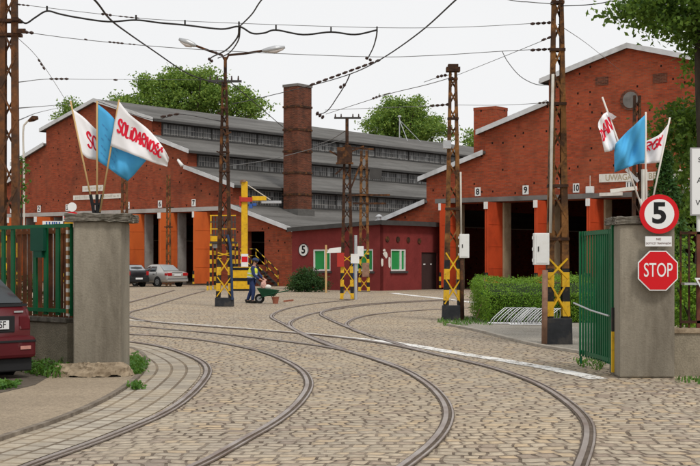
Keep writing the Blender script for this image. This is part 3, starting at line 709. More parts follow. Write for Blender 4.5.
# P3
b3 = G(347, 299.6); Z3 = b3.y
p3, M3, hw3, dp3 = lattice_pole('lattice pole with a T crossarm in front of the oxblood office', b3, .6, .3, 6.6, paint=1.72, plinth=0.02, mat='darkrust', dep=.26)
q = MB(M3); q.tube([(0, 0, 6.4), (0, 0, 7.75)], .07, 8); q.build('mast', M['darkrust'], p3)
q = MB(M3); q.box((-.55, -.04, 7.73), (.6, .04, 7.81)); ca = q.build('crossarm', M['steeldark'], p3)
for x in (-.5, -.25, .25, .5):
    q = MB(M3); q.cyl((x, 0, 7.81), .035, .13, 8, r2=.02); q.build('insulator', M['insul'], ca)
q = MB(M3); q.box((-.42, -.25, 5.85), (.22, -.02, 6.5)); q.box((-.47, -.28, 5.78), (.27, .01, 5.85)); q.build('transformer_box', M['darkrust'], p3)
for a, e in (((.1, -.1, 6.3), (.72, -.1, 6.55)), ((-.1, -.1, 6.0), (-.75, -.1, 6.35)), ((.1, -.1, 4.6), (.62, -.1, 5.9)), ((.1, -.05, 6.5), (1.15, -.05, 6.42)), ((-.2, -.1, 5.6), (-.5, -.1, 5.35))):
    part_bar(p3, M3, 'bracket', a, e, .07, .06, M['darkrust'])
q = MB(M3); q.tube([(.37, -.1, 0), (.37, -.1, 2.75)], .07, 8); q.build('conduit', M['galv'], p3)
q = MB(M3); q.box((-.42, -.22, 1.4), (-.12, -.145, 2.0)); q.build('red_box', M['redbox'], p3)
q = MB(M3); q.box((.16, -.22, 1.55), (.52, -.175, 1.95)); q.build('notice', M['white'], p3)
# P4
b4 = G(364, 291.6); Z4 = b4.y
p4, M4, hw4, dp4 = lattice_pole('slim rusty lattice pole right up against the office wall', b4, .62, .42, 7.6, paint=2.1, plinth=0.02, mat='rust2', dep=.26, paintmat='hazardfine')
for z, a, e in ((5.2, -.9, 1.4), (4.75, -.6, 1.2)):
    part_bar(p4, M4, 'crossarm', (a, -.12, z), (e, -.12, z), .1, .08, M['darkrust'])
q = MB(M4); q.box((-.4, -.3, 1.9), (-.02, -.2, 2.45)); q.build('notice', M['white'], p4)
q = MB(M4); q.box((-.72, -.3, .7), (-.36, -.15, 1.6)); q.build('blue_box', M['bluebox'], p4)
q = MB(M4); q.box((-.1, -.3, .8), (.28, -.18, 1.55)); q.build('rust_cover', M['piperust'], p4)
q = MB(M4); q.box((.3, -.3, 6.05), (.95, -.22, 6.6)); q.build('flood_lamp', M['steeldark'], p4)
# P7, P8, P9 and the big pole at the left edge
p7, M7, hw7, dp7 = lattice_pole('thin weathered lattice pole before the gates behind the silver saloon', (P(168.5, 0, 86).x, 86, 0), .36, .26, 7.35, mat='rust2', dep=.2, step=.5)
clamp(p7, M7, hw7, dp7, 3.9, e=.12); clamp(p7, M7, hw7, dp7, 5.2, e=.2)
p8, M8, hw8, dp8 = lattice_pole('rusty pole half hidden behind the pillar and left flags', (( 124.5-350)/F*62, 62, 0), .4, .3, 5.8, mat='rust', dep=.2, step=.5)
p9, M9, hw9, dp9 = lattice_pole('dark lattice pole rising behind the right hand flags', ((637-350)/F*42, 42, 0), .36, .24, 7.0, mat='darkrust', dep=.22, step=.5)
q = MB(M9); q.tube([(.2, -.15, 2.6), (.2, -.15, 4.6)], .1, 8); q.build('pale_sleeve', M['offwhite'], p9)
q = MB(M9); q.bar((-.9, -.2, 3.9), (-.05, -.2, 4.0), .12, .1); q.build('strip_lamp', M['offwhite'], p9)
q = MB(M9); q.bar((-.02, -.24, 4.2), (-.4, -.24, 4.6), .1, .08); q.build('bracket', M['galv'], p9)
Z1 = 26.0
p1, M1, hw1, dp1 = lattice_pole('massive rusty lattice pole at the left edge behind the fence', ((9-350)/F*Z1, Z1, 0), .44, .30, 8.4, paint=2.1, plinth=.4, mat='rust', dep=.24, step=.6, uw=.13)
for y in (21, 35): clamp(p1, M1, hw1, dp1, pxs(y, Z1), e=.08)
part_bar(p1, M1, 'bracket', (.12, -.12, pxs(32, Z1)), (.36, -.12, pxs(32, Z1)), .09, .06, M['darkrust'])
part_bar(p1, M1, 'bracket', (.1, -.12, pxs(20, Z1)), (.22, -.12, pxs(20, Z1)), .07, .05, M['darkrust'])

# cabinets and pipes fixed to the poles
def cabinet(label, x0, x1, y0, y1, Z, d=.22):
    a, c = P(x0, y1, Z), P(x1, y0, Z); b = MB(); b.box((a.x, Z, a.z), (c.x, Z+d, c.z))
    r = thing('switch_cabinet', label, 'cabinet', (a.x, Z, a.z)); b.build('cabinet_body', M['white'], r, bevel=.012)
    b = MB(); b.box((a.x+.04, Z-.008, a.z+.04), (c.x-.04, Z-.002, c.z-.04)); b.build('door', M['white'], r)
    b = MB()
    for k in (.15, .5, .85): 
        b2_ = MB(); z = a.z+(c.z-a.z)*k; b2_.box((a.x-.03, Z+.05, z-.03), (a.x-.002, Z+.11, z+.03)); b2_.build('hinge', M['white'], r)
    b = MB(); b.box((a.x+.07, Z-.02, (a.z+c.z)/2-.05), (a.x+.09, Z-.008, (a.z+c.z)/2+.05)); b.build('handle', M['black'], r)
cabinet('white switch cabinet clamped to the tall pole by the hedge', 534.3, 549.5, 233, 265, Z6-.24)
cabinet('white narrow cabinet on the lone pole standing on grass', 459.5, 469.3, 234, 258, Z5-.2)
def pipe(label, pts, r, mat, cat='pipe', n=8):
    b = MB(); b.tube(pts, r, n); return solo(b, 'conduit_pipe', mat, label, cat, pts[0], smooth=True)
pipe('thin pale conduit running up the tall pole above its cabinet', [P(550.5, 233, Z6-.16), P(551.3, 160, Z6-.16), P(553, 74, Z6-.14)], .03, M['pipewhite'])
pipe('rust stained standpipe in front of the tall pole foot', [P(544.3, 343.8, Z6-.3), P(545.2, 270, Z6-.3)], .056, M['piperust'], n=10)
pipe('brown conduit along the right side of the lone pole', [P(462.2, 320.5, Z5-.12), P(461.8, 258, Z5-.12)], .055, M['darkrust'])
pipe('pale thin conduit on the upper half of the lone pole', [P(461.2, 234, Z5-.12), P(460.6, 172, Z5-.12)], .025, M['pipewhite'])

# ------------------------------------------------------------------ gate pillars, fences, gate leaf
ZP = 18.3
def pillar(label, x0, x1, ytop, ycap, over, side):
    a = P(x0, 378.2, ZP); c = P(x1, ytop, ZP); r = thing('gate_pillar', label, 'pillar', ((a.x+c.x)/2, ZP+.36, 0))
    b = MB(); b.box((a.x, ZP, 0), (c.x, ZP+.74, c.z)); b.build('shaft', M['conc'], r, bevel=.03)
    b = MB(); zc = P(x0, ycap, ZP-over[1]).z; m = 7; n = 2
    b.box((a.x-over[0], ZP-over[1], c.z), (c.x+over[2], ZP+.8, zc))
    o = b.build('cap', M['conccap'], r, bevel=.02); bm = bmesh.new(); bm.from_mesh(o.data); bmesh.ops.subdivide_edges(bm, edges=bm.edges[:], cuts=9, use_grid_fill=True)
    rg = random.Random(9)
    for v in bm.verts: v.co += Vector((rg.uniform(-.012, .012), rg.uniform(-.012, .012), rg.uniform(-.012, .012)))
    bm.to_mesh(o.data); bm.free()
    return r, a, c, zc
lp, la, lc, lz = pillar('rendered gate pillar with flag holder, beside the maroon car', 73, 121, 221.5, 213.5, (.11, .07, .12), 1)
rp, ra, rc, rz_ = pillar('rendered gate pillar bearing the STOP and speed signs', 619.5, 675, 224, 216.5, (.05, .05, .04), -1)
# crumbling footing of the left pillar
from mathutils import noise as mnoise
b = MB(); cx, cy = (la.x+lc.x)/2-.06, ZP-.02; ns, nr = 70, 12
for j in range(nr+1):
    q = j/nr
    for k in range(ns):
        a = math.pi*(.97+1.06*k/(ns-1)); rx, ry = .58*(1-q*.35), .34*(1-q*.6)
        p = Vector((cx+math.cos(a)*rx, cy+math.sin(a)*ry, .05+.17*q**.6)); nn = mnoise.noise(p*9)*.05+mnoise.noise(p*24)*.03
        b.v.append(p+Vector((math.cos(a)*nn, math.sin(a)*nn, nn*.7)))
for j in range(nr):
    for k in range(ns-1): b.f.append((j*ns+k, j*ns+k+1, (j+1)*ns+k+1, (j+1)*ns+k)); b.mi.append(0)
b.f.append(tuple(nr*ns+k for k in range(ns))); b.mi.append(0)
b.build('crumbled_footing', M['rubble'], lp)
# left plinth wall and fence
def plinth(label, xa, xb, Z, ztop, th, mat='wall'):
    r = thing('plinth_wall', label, 'wall', ((xa+xb)/2, Z, 0)); b = MB(); b.box((xa, Z, 0), (xb, Z+th, ztop-.07)); b.build('wall', M[mat], r)
    b = MB(); b.box((xa, Z-.03, ztop-.07), (xb, Z+th+.03, ztop)); b.build('coping', M['conccap' if xa < 0 else 'rubble'], r, bevel=.01)
ZF = 18.7
plinth('low grey wall under the right fence at the picture edge', rc.x+.003, 7.5, ZF-.15, P(0, 328.5, ZF-.15).z, .25)
def bars_fence(name, label, cat, xs, Z, z0, z1, w_, d, mat, rails, railmat=None, railh=.05):
    r = thing(name, label, cat, (sum(xs)/len(xs), Z, 0)); x0, x1 = min(xs)-w_/2, max(xs)+w_/2
    for x in xs:
        b = MB(); b.box((x-w_/2, Z-d/2, z0), (x+w_/2, Z+d/2, z1)); b.build('bar', mat, r)
    for z in rails:
        b = MB(); b.box((x0, Z-d/2-.02, z-railh/2), (x1, Z-d/2-.001, z+railh/2)); b.build('rail', railmat or mat, r)
    return r
# the left fence runs back to the left at about 45 degrees: local x along it, local y towards the street
A0 = Vector((P(73, 0, 18.95).x, 18.95, 0)); MF = Matrix.Translation(A0) @ Matrix.Rotation(math.atan2(.697, -.717), 4, 'Z')
def fs(px, off=0.0):   # distance along the fence that is seen at picture column px
    k = (px-CX)/F; ox, oy = A0.x-.697*off, A0.y-.717*off
    return (ox-k*oy)/(.717+k*.697)
r = thing('plinth_wall', 'low grey wall under the left fence behind the maroon car', 'wall', M=MF)
b = MB(MF); b.box((-.03, -.12, 0), (6, .12, .75)); b.build('wall', M['wall'], r)
b = MB(MF); b.box((-.03, -.15, .75), (6, .15, .82)); b.build('coping', M['conccap'], r, bevel=.01)
def bars_fence2(name, label, cat, pxs_, off, z0, z1, w_, d, mat, rails, railh=.05):
    r = thing(name, label, cat, M=MF @ Matrix.Translation((0, off, 0))); xs = [fs(p, off) for p in pxs_]
    for x in xs:
        b = MB(MF); b.box((x-w_/2, off-d/2, z0), (x+w_/2, off+d/2, z1)); b.build('bar', mat, r)
    for z in rails:
        b = MB(MF); b.box((min(xs)-w_/2, off+d/2+.001, z-railh/2), (max(xs)+w_/2, off+d/2+.02, z+railh/2)); b.build('rail', mat, r)
    return r
bars_fence2('iron_fence', 'rusty maroon bar fence on the wall left of the pillar', 'fence', [71.5-5.2*k for k in range(22)], 0, .80, 2.14, .095, .02, M['fencebrown'], [.93, 2.08])
lg = bars_fence2('gate_leaf', 'green gate leaf folded back flat along the left fence', 'gate', [-34, -22, -9, 3.5, 13, 35.5, 46, 58, 70.5], .16, .86, 2.19, .085, .03, M['green'], [.93, 2.16], .055)
b = MB(MF); b.box((fs(32, .2), .18, 1.80), (fs(45, .2), .23, 2.14)); b.box((fs(35, .2), .185, 1.70), (fs(43, .2), .225, 1.80)); b.build('lock_plate', mk('dark_green_lock', (.006, .06, .035), .6, .1, 4), lg)
b = MB(MF); b.box((fs(66.5, .2), .18, .86), (fs(68.4, .2), .21, 2.14)); b.build('edge_strip', bands('white_strip', (.62, .6, .55), (.30, .14, .05), .12, .45), lg)
rx = [P(x, 0, ZF-.05).x for x in (681.5, 690, 708, 717, 726, 735)]
bars_fence('iron_fence', 'rusty maroon bar fence right of the STOP sign pillar', 'fence', rx, ZF, P(0, 329, ZF-.1).z-.02, P(0, 231, ZF).z, .028, .02, M['darkrust'], [P(0, 322, ZF).z, P(0, 233, ZF).z], railh=.04)
b = MB(); b.box((P(696.5, 0, ZF).x, ZF-.03, P(0, 329, ZF).z), (P(701.5, 0, ZF).x, ZF+.03, P(0, 232, ZF).z)); b.build('fence_post', M['fencerust'], bpy.data.objects['iron_fence.001'])
# right gate leaf swung inwards
ga = Vector((P(613.5, 0, 18.75).x, 18.75, 0)); gb = Vector((3.66, 20.75, 0)); gd = (gb-ga).normalized(); gl = (gb-ga).length
MG = Matrix.Translation(ga) @ Matrix.Rotation(math.atan2(gd.y, gd.x), 4, 'Z')
gr = thing('gate_leaf', 'green gate leaf swung open behind the STOP sign pillar', 'gate', M=MG)
nb = 15
for k in range(nb):
    x = .05+(gl-.1)*k/(nb-1); sag = -.05*math.sin(math.pi*k/(nb-1))
    b = MB(MG); b.box((x-.026, sag-.012, .14), (x+.026, sag+.012, 2.12)); b.build('bar', M['green'], gr)
for z in (.2, 2.08, 1.0):
    b = MB(MG); b.box((0, -.05, z-.03), (gl, -.014, z+.03)) if z != 1.0 else b.tube([(0, .07, .86), (gl*.5, .07, .9), (gl, .09, .98)], .014, 6)
    b.build('rail', M['green'] if z != 1.0 else M['galv'], gr)
b = MB(MG); b.box((-.05, -.04, .05), (.0, .04, 2.2)); b.build('hinge_post', M['green'], gr)
b = MB(MG); b.box((-.10, -.03, .05), (-.055, .05, .98)); b.build('striped_post', bands('gate_bands', (.62, .38, .02), (.03, .03, .03), 1.3, .72, off=.3), gr)
b = MB(MG); b.tube([(gl-.1, 0, .14), (gl-.1, 0, .02)], .02, 6); b.build('drop_bolt', M['green'], gr)

# ------------------------------------------------------------------ road signs on the right pillar
ZS = ZP-.13
def ngon(c, r, n, rot=0): return [(c.x+r*math.cos(rot+2*math.pi*k/n), 0, c.z+r*math.sin(rot+2*math.pi*k/n)) for k in range(n)]
def plate(root, name, poly, y, th, mat): b = MB(); b.prism([(x, y, z) for x, _, z in poly], (0, th, 0)); return b.build(name, mat, root)
c = P(659.3, 214, ZS); r_ = .275
sg = thing('speed_limit_sign', 'round red rimmed speed limit sign reading five', 'road sign', (c.x, ZS, c.z-r_))
plate(sg, 'rim', ngon(c, r_, 40), ZS, .02, M['red']); plate(sg, 'face', ngon(c, r_*.76, 40), ZS-.004, .003, M['signwhite'])
b = MB(); text_into(b, '5', .40, face_m((c.x, ZS-.006, c.z)), .001, .012, 1.08); b.build('digit', M['black'], sg)
b = MB(); b.box((c.x-.03, ZS+.021, c.z-.2), (c.x+.03, ZP+.08 if c.z < rc.z else ZP+.2, c.z+.05)); b.build('bracket', M['galv'], sg)
c = P(658.6, 241.3, ZS); hw_, hh_ = .185, .07
sg = thing('information_plate', 'small white plate with two lines between the two big signs', 'road sign', (c.x, ZS, c.z-hh_))
plate(sg, 'plate', [(c.x-hw_, 0, c.z-hh_), (c.x+hw_, 0, c.z-hh_), (c.x+hw_, 0, c.z+hh_), (c.x-hw_, 0, c.z+hh_)], ZS, .012, M['signwhite'])
b = MB(); text_into(b, 'NIE', .045, face_m((c.x, ZS-.002, c.z+.03)), .001); text_into(b, 'DOTYCZY TRAMWAJÓW', .036, face_m((c.x, ZS-.002, c.z-.03)), .001, 0, .86); b.build('lettering', M['fencerust'], sg)
b = MB(); b.box((c.x-.03, ZS+.013, c.z-.05), (c.x+.03, ZP+.01, c.z+.05)); b.build('bracket', M['galv'], sg)
c = P(658, 270.7, ZS); rr = .302
sg = thing('stop_sign', 'red octagonal STOP sign with white border', 'road sign', (c.x, ZS, c.z-rr))
plate(sg, 'border', ngon(c, rr, 8, math.pi/8), ZS, .02, M['signwhite']); plate(sg, 'face', ngon(c, rr*.945, 8, math.pi/8), ZS-.004, .003, M['red'])
b = MB(); text_into(b, 'STOP', .275, face_m((c.x, ZS-.007, c.z)), .001, .001, .62); b.build('lettering', M['signwhite'], sg)
b = MB(); b.box((c.x-.03, ZS+.021, c.z-.15), (c.x+.03, ZP+.01, c.z+.15)); b.build('bracket', M['galv'], sg)
# information board and yield sign at the right edge
ZB = 19.1
a, c = P(690.5, 215.5, ZB), P(742, 147.5, ZB)
sg = thing('notice_board', 'white notice board on a white post cut by the right edge', 'notice board', (a.x+.3, ZB, 0))
b = MB(); b.box((a.x, ZB, a.z), (c.x, ZB+.03, c.z)); b.build('border', M['signgrey'], sg); b = MB(); b.box((a.x+.02, ZB-.004, a.z+.02), (c.x-.02, ZB-.001, c.z-.02)); bf = b.build('face', M['signwhite'], sg)
for ch, y, s in (('S', 160, .1), ('A', 180.5, .12), ('W', 203, .11)):
    q = P(699.5, y, ZB); b = MB(); text_into(b, ch, s, face_m((q.x, ZB-.006, q.z)), .001); b.build('lettering', M['black'], bf)
q = P(699.5, 215, ZB); b = MB(); b.cyl((q.x, ZB+.065, 0), .028, a.z+.5, 10); b.build('post', M['white'], sg)
ZB = 18.55; c = P(706, 285, ZB-.1); t = [(c.x-.16, 0, c.z+.1), (c.x, 0, c.z-.18), (c.x+.16, 0, c.z+.1)]
sg = thing('triangle_sign', 'white edged triangular sign at the right edge', 'road sign', (c.x, ZB-.1, c.z-.18))
plate(sg, 'border', t, ZB-.1, .015, M['signwhite']); plate(sg, 'face', [(c.x-.115, 0, c.z+.075), (c.x, 0, c.z-.125), (c.x+.115, 0, c.z+.075)], ZB-.104, .003, M['fencerust'])
b = MB(); b.box((c.x-.3, ZB-.083, c.z), (c.x-.0, ZB+.12, c.z+.03)); b.build('bracket', M['galv'], sg)

# ------------------------------------------------------------------ flags
GL = {'S': [[(.9,.82),(.62,1),(.22,.92),(.14,.66),(.5,.5),(.86,.34),(.78,.08),(.4,0),(.08,.16)]], 'O': [[(.5+.42*math.cos(a*math.pi/6), .5+.5*math.sin(a*math.pi/6)) for a in range(13)]],
 'L': [[(.2,1),(.14,.06),(.9,.02)]], 'I': [[(.5,.78),(.5,0)], [(.45,1.02),(.55,1.0)]], 'D': [[(.16,0),(.14,1),(.6,.9),(.92,.5),(.6,.08),(.16,0)]], 'A': [[(.05,0),(.5,1),(.95,0)], [(.24,.36),(.78,.36)]],
 'R': [[(.15,0),(.15,1),(.7,.96),(.82,.72),(.2,.5),(.92,0)]], 'N': [[(.1,0),(.12,1),(.85,.02),(.9,1)]], 'C': [[(.9,.8),(.5,1),(.12,.62),(.16,.22),(.5,0),(.92,.2)]],
 'G': [[(.9,.82),(.5,1),(.12,.6),(.18,.2),(.55,0),(.92,.25),(.9,.48),(.55,.46)]], 'K': [[(.15,1),(.15,0)], [(.85,1),(.2,.5),(.95,0)]], "'": [[(.3,1.12),(.75,1.34)]]}
def flag(label, matname, top, bot, pole, letters=None, ripple=.02, ph=0.0, group='flags on the gate pillars', polemat='wood', sheet_ns=26):
    """top/bot: lists of (px, py, Y) from the hoist to the fly"""
    pb, pt = P(*pole[0]), P(*pole[1]); root = thing('flag', label, 'flag', pb, group=group)
    b = MB(); b.tube([pb, pt], .013, 8); b.build('flagpole', M[polemat], root, smooth=True)
    T, B = [P(*q) for q in top], [P(*q) for q in bot]; nt_, nb_ = 12, 16
    tc, bc = resample(catmull(T, 8), .01), resample(catmull(B, 8), .01)
    def pick(c, s): 
        x = s*(len(c)-1); i = min(int(x), len(c)-2); return c[i].lerp(c[i+1], x-i)
    def Sf(s, t, off=0):
        p = pick(tc, s).lerp(pick(bc, s), t)
        p = p+Vector((0, ripple*math.sin(ph+s*8.5+t*3.4)*min(1, s*3)+ripple*.5*math.sin(ph*2+t*7-s*6)*min(1, s*2)+ripple*.22*math.sin(ph+s*21-t*13)*min(1, s*3)-off, 0)); return p
    b = MB(); ns = sheet_ns
    b.add([Sf(i/ns, j/nt_) for j in range(nt_+1) for i in range(ns+1)], [(j*(ns+1)+i, j*(ns+1)+i+1, (j+1)*(ns+1)+i+1, (j+1)*(ns+1)+i) for j in range(nt_) for i in range(ns)])
    cl = b.build('cloth', M[matname], root, smooth=True, solid=.004)
    if letters:
        b = MB()
        for word, s0, s1, t0f, t1f, hf, wd, rev in letters:   # baseline runs (s0,t0)->(s1,t1), hf = height in t
            n = len(word); k = 0; cells = [ch for ch in word if ch != "'"]; m = len(cells); idx = -1; cw = [.42 if ch == 'I' else .85 if ch == 'L' else 1 for ch in cells]; cum = [sum(cw[:i]) for i in range(m+1)]
            for ch in word:
                if ch != "'": idx += 1
                for st in GL[ch]:
                    pts = resample(catmull([(x, y, 0) for x, y in st], 5), .07); vs = []
                    ptsm = []
                    for q in pts:
                        ux = (cum[idx]+(.05+q.x*.95)*cw[idx])/cum[-1]; s = s0+(s1-s0)*ux; t = t0f+(t1f-t0f)*ux-q.y*hf(ux)
                        ptsm.append(Sf(s, t, .006))
                    w2 = wd/2; l = []; r = []
                    for i, q in enumerate(ptsm):
                        d = ptsm[min(i+1, len(ptsm)-1)]-ptsm[max(0, i-1)]; d.y = 0
                        nn = Vector((-d.z, 0, d.x)); nn = nn.normalized() if nn.length > 1e-6 else Vector((1, 0, 0))
                        l.append(q+nn*w2); r.append(q-nn*w2)
                    nq = len(l); b.add(l+r, [(i, i+1, nq+i+1, nq+i) for i in range(nq-1)])
        b.build('lettering', M['flagred'], cl, solid=.002)
    return root, cl, Sf
# left pillar
hb = thing('flag_holder', 'black three tube flag holder on top of the left pillar', 'flag holder', P(96.5, 213.5, 18.62))
for xa, xb in ((94, 90.5), (97, 97), (99, 102.3)):
    b = MB(); b.tube([P(xa, 213.2, 18.62), P(xb, 194.5, 18.62)], .024, 8); b.build('socket', M['black'], hb)
b = MB(); b.box(P(92, 205, 18.60), P(101, 203, 18.64)); b.build('cross_strap', M['black'], hb)
flag('white flag with red brush lettering half hidden by the blue flag', 'flagwhite', [(72.3,109,18.8),(84,117.5,18.78),(97,130,18.83),(116,146,18.9)], [(82,153.5,18.72),(88,158.3,18.75),(98,159.8,18.83),(114,160,18.9)], ((94,212,18.62),(70.5,101,18.82)),
     letters=[("SOLIDA", .27, 1.0, .70, .72, lambda u: .40, .029, 0)], ph=.6)
f2, c2_, S2 = flag('blue flag on the middle pole of the left pillar', 'flagblue', [(97.2,103.5,18.64),(112,116,18.62),(130,139,18.58),(147,161,18.6)], [(97.4,160.5,18.64),(108,168,18.62),(121,177,18.6),(127.5,181,18.6)], ((97,212,18.62),(97.1,101,18.64)), ph=2.0, ripple=.05)
b = MB()
for row in range(5):   # faded print on the blue cloth
    for k in range(6):
        s = .1+k*.07; t = .28+row*.13+.02*k
        if random.random() < .8:
            b.add([S2(s, t, .005), S2(s+.05, t+.012, .005), S2(s+.05, t+.034, .005), S2(s, t+.022, .005)], [(0, 1, 2, 3)])
b.build('faded_print', M['flagprint'], c2_)
flag('white flag with full red brush lettering, blowing right over the blue one', 'flagwhite', [(118.6,100.5,18.46),(130,114.5,18.44),(149,130,18.40),(163,147,18.38),(169,158,18.40)], [(110.5,146,18.5),(125,151.5,18.46),(140,157.5,18.42),(156,163.5,18.4),(167,166.5,18.42)], ((100,212,18.6),(119.2,99.5,18.46)),
     letters=[("SOLIDARNOS'C'", .06, .87, .62, .60, lambda u: .30+.12*u, .029, 0)], ph=3.4, ripple=.025)
# right pillar
b = MB(); rb = P(646, 217.5, 18.62)
hb = thing('flag_holder', 'flag holder tubes behind the speed limit sign', 'flag holder', rb)
for xa, xb in ((645.5, 640), (647, 646), (649, 653)):
    b = MB(); b.tube([P(xa, 218.5, 18.62), P(xb, 199, 18.62)], .022, 8); b.build('socket', M['offwhite'], hb)
flag('white flag furled down its pole on the right pillar', 'flagwhite', [(607.6,111.5,18.64),(603,114.5,18.58),(599,121,18.52),(598.2,127,18.5)], [(618,146.5,18.64),(614,149.5,18.6),(609,151.5,18.56),(605,152.2,18.54)], ((645.5,217,18.62),(602.3,97,18.66)),
     letters=[("DAN", .98, .04, .60, .50, lambda u: .36, .03, 0)], ph=1.2, ripple=.035, polemat='woodwhite')
b = MB(); fl = bpy.data.objects['flag.003']
q = [P(607.4,111.6,18.6),P(612,113.5,18.55),P(616.5,116.8,18.6),(P(613,119.5,18.62)),P(609.5,118.5,18.64)]
b.prism(q, (0, .01, 0)); b.build('cloth_fold', M['flagwhite'], fl)
flag('blue flag drooping leftward on the upright pole of the right pillar', 'flagblue', [(645.5,114.5,18.6),(637,122,18.56),(626,133.5,18.5),(614,144.5,18.48)], [(644.5,163,18.6),(636,164.5,18.58),(625,168.5,18.52),(615.2,172.2,18.5)], ((645.6,217,18.62),(645.8,112,18.6)), ph=2.6, ripple=.07, polemat='woodwhite')
flag('white flag with three red letters behind the right blue flag', 'flagwhite', [(668.3,124,18.72),(661,133,18.75),(652,138.5,18.8),(640,143,18.82)], [(660,162.5,18.7),(654,163,18.75),(648,163.5,18.8),(640,164,18.82)], ((649,217,18.63),(670,117.5,18.74)),
     letters=[("RGK", .80, .16, .46, .50, lambda u: .34, .026, 0)], ph=.3, ripple=.03, polemat='woodwhite')
# ------------------------------------------------------------------ plants
def rdir(rg):
    z = rg.uniform(-1, 1); a = rg.uniform(0, 2*math.pi); r = math.sqrt(1-z*z); return Vector((r*math.cos(a), r*math.sin(a), z))
def leaf(b, p, size, rg, up=.5, long=1.4):
    n = (rdir(rg)+Vector((0, 0, up))).normalized(); t = n.cross(rdir(rg))
    if t.length < 1e-3: return
    t.normalize(); s = n.cross(t); L = size*rg.uniform(.6, 1.25)*long; w_ = size*rg.uniform(.4, .6)
    b.add([p-t*L*.5, p+s*w_*.8-n*w_*.25, p+t*L*.5, p-s*w_*.8-n*w_*.25], [(0, 1, 2), (0, 2, 3)])
def clumps(b, blobs, nclump, nleaf, csize, lsize, rg, shell=.55, up=.5, keep=None):
    tot = sum(q[1][0]*q[1][1]*q[1][2] for q in blobs)
    for c, r in blobs:
        r = tuple(q*.92 for q in r)
        k = max(5, int(nclump*r[0]*r[1]*r[2]/tot))
        for _ in range(k):
            d = rdir(rg)*(rg.uniform(shell, 1.08)); p = Vector((c[0]+d.x*r[0], c[1]+d.y*r[1], c[2]+d.z*r[2])); cs = csize*rg.uniform(.5, 1.3)
            for _ in range(nleaf):
                q = p+Vector((rg.gauss(0, cs), rg.gauss(0, cs), rg.gauss(0, cs*.6)))
                if keep is None or keep(q): leaf(b, q, lsize, rg, up)
def tree(name, label, base, h, blobs, mat, nclump, nleaf, csize, lsize, tr=.35, seed=1, group=None, limbs=True, keep=None):
    rg = random.Random(seed); root = thing(name, label, 'tree', base, group=group); base = Vector(base)
    t = MB(); mid = Vector(blobs[0][0])
    pts = catmull([base, base.lerp(mid, .35)+Vector((rg.uniform(-.2, .2)*tr*3, 0, 0)), base.lerp(mid, .75), mid+Vector((0, 0, blobs[0][1][2]*.6))], 5)
    t.tube(pts, [tr*(1.15-.95*i/(len(pts)-1)) for i in range(len(pts))], 9); trunk = t.build('trunk', M['bark'], root, smooth=True)
    if limbs:
        for c, r in blobs:
            s = base.lerp(mid, rg.uniform(.45, .8)); e = Vector(c)
            if (e-s).length < .5: continue
            l = MB(); pt = catmull([s, s.lerp(e, .5)+Vector((0, 0, .06*(e-s).length)), e], 4); l.tube(pt, [tr*.45*(1-.85*i/(len(pt)-1)) for i in range(len(pt))], 6); l.build('limb', M['bark'], trunk, smooth=True)
    b = MB(); clumps(b, blobs, nclump, nleaf, csize, lsize, rg, keep=keep); b.build('crown', mat, root)
    return root
def blob(x, y, Z, rx, ry, rz): return (tuple(P(x, y, Z)), (rx/F*Z, ry, rz/F*Z))
def scatter_blobs(bl, n, seed, Z):   # smaller boughs over the outline so the crown is not a smooth dome
    rg = random.Random(seed); out = list(bl)
    for _ in range(n):
        c, r = rg.choice(bl); a = rg.uniform(.1, 3.04); k = rg.uniform(.8, 1.15)
        s_ = rg.uniform(.18, .36); out.append(((c[0]+math.cos(a)*r[0]*k, c[1]+rg.uniform(-.8, .8)*r[1], c[2]+math.sin(a)*r[2]*k), (max(r[0]*s_, .9), max(r[1]*s_, .9), max(r[2]*s_, .8))))
    return out
Zt = 150
bl = [blob(190, 96, Zt, 34, 5, 24), blob(155, 100, Zt+2, 26, 4, 18), blob(226, 102, Zt, 26, 4, 17), blob(180, 84, Zt, 17, 3, 14), blob(205, 90, Zt+1, 18, 3, 15), blob(250, 112, Zt, 14, 3, 10), blob(130, 110, Zt, 18, 3, 12), blob(165, 116, Zt, 50, 4, 16)]
tree('leafy_tree', 'broad leafy tree behind the left shed ridge, the widest crown', (P(190, 0, Zt).x, Zt, 0), 22, scatter_blobs(bl, 26, 3, Zt), M['leaffar'], 775, 40, .55, .27, .5, 11, 'trees behind the sheds')
Zt = 165
bl = [blob(403, 124, Zt, 26, 5, 19), blob(382, 128, Zt, 18, 4, 14), blob(424, 130, Zt, 17, 4, 13), blob(395, 112, Zt, 15, 3, 12), blob(412, 114, Zt, 15, 3, 12), blob(403, 140, Zt, 40, 4, 12)]
tree('leafy_tree', 'rounded tree showing over the long roof between chimney and lone pole', (P(403, 0, Zt).x, Zt, 0), 21, scatter_blobs(bl, 18, 4, Zt), M['leaffar'], 537, 40, .55, .27, .45, 12, 'trees behind the sheds')
Zt = 150
tree('leafy_tree', 'small sparse treetop left of the left gable peak', (P(72, 0, Zt).x, Zt, 0), 18, [blob(72, 108, Zt, 10, 2.5, 9), blob(66, 116, Zt, 10, 2.5, 9), blob(80, 114, Zt, 8, 2, 8)], M['leaffar'], 60, 36, .45, .26, .3, 13, 'trees behind the sheds')
tree('leafy_tree', 'tiny treetop between the long roof and the right shed', (P(470, 0, Zt).x, Zt, 0), 16, [blob(470, 137, Zt, 5, 2, 8), blob(470, 148, Zt, 6, 2, 9)], M['leaffar'], 30, 34, .4, .26, .25, 14, 'trees behind the sheds')
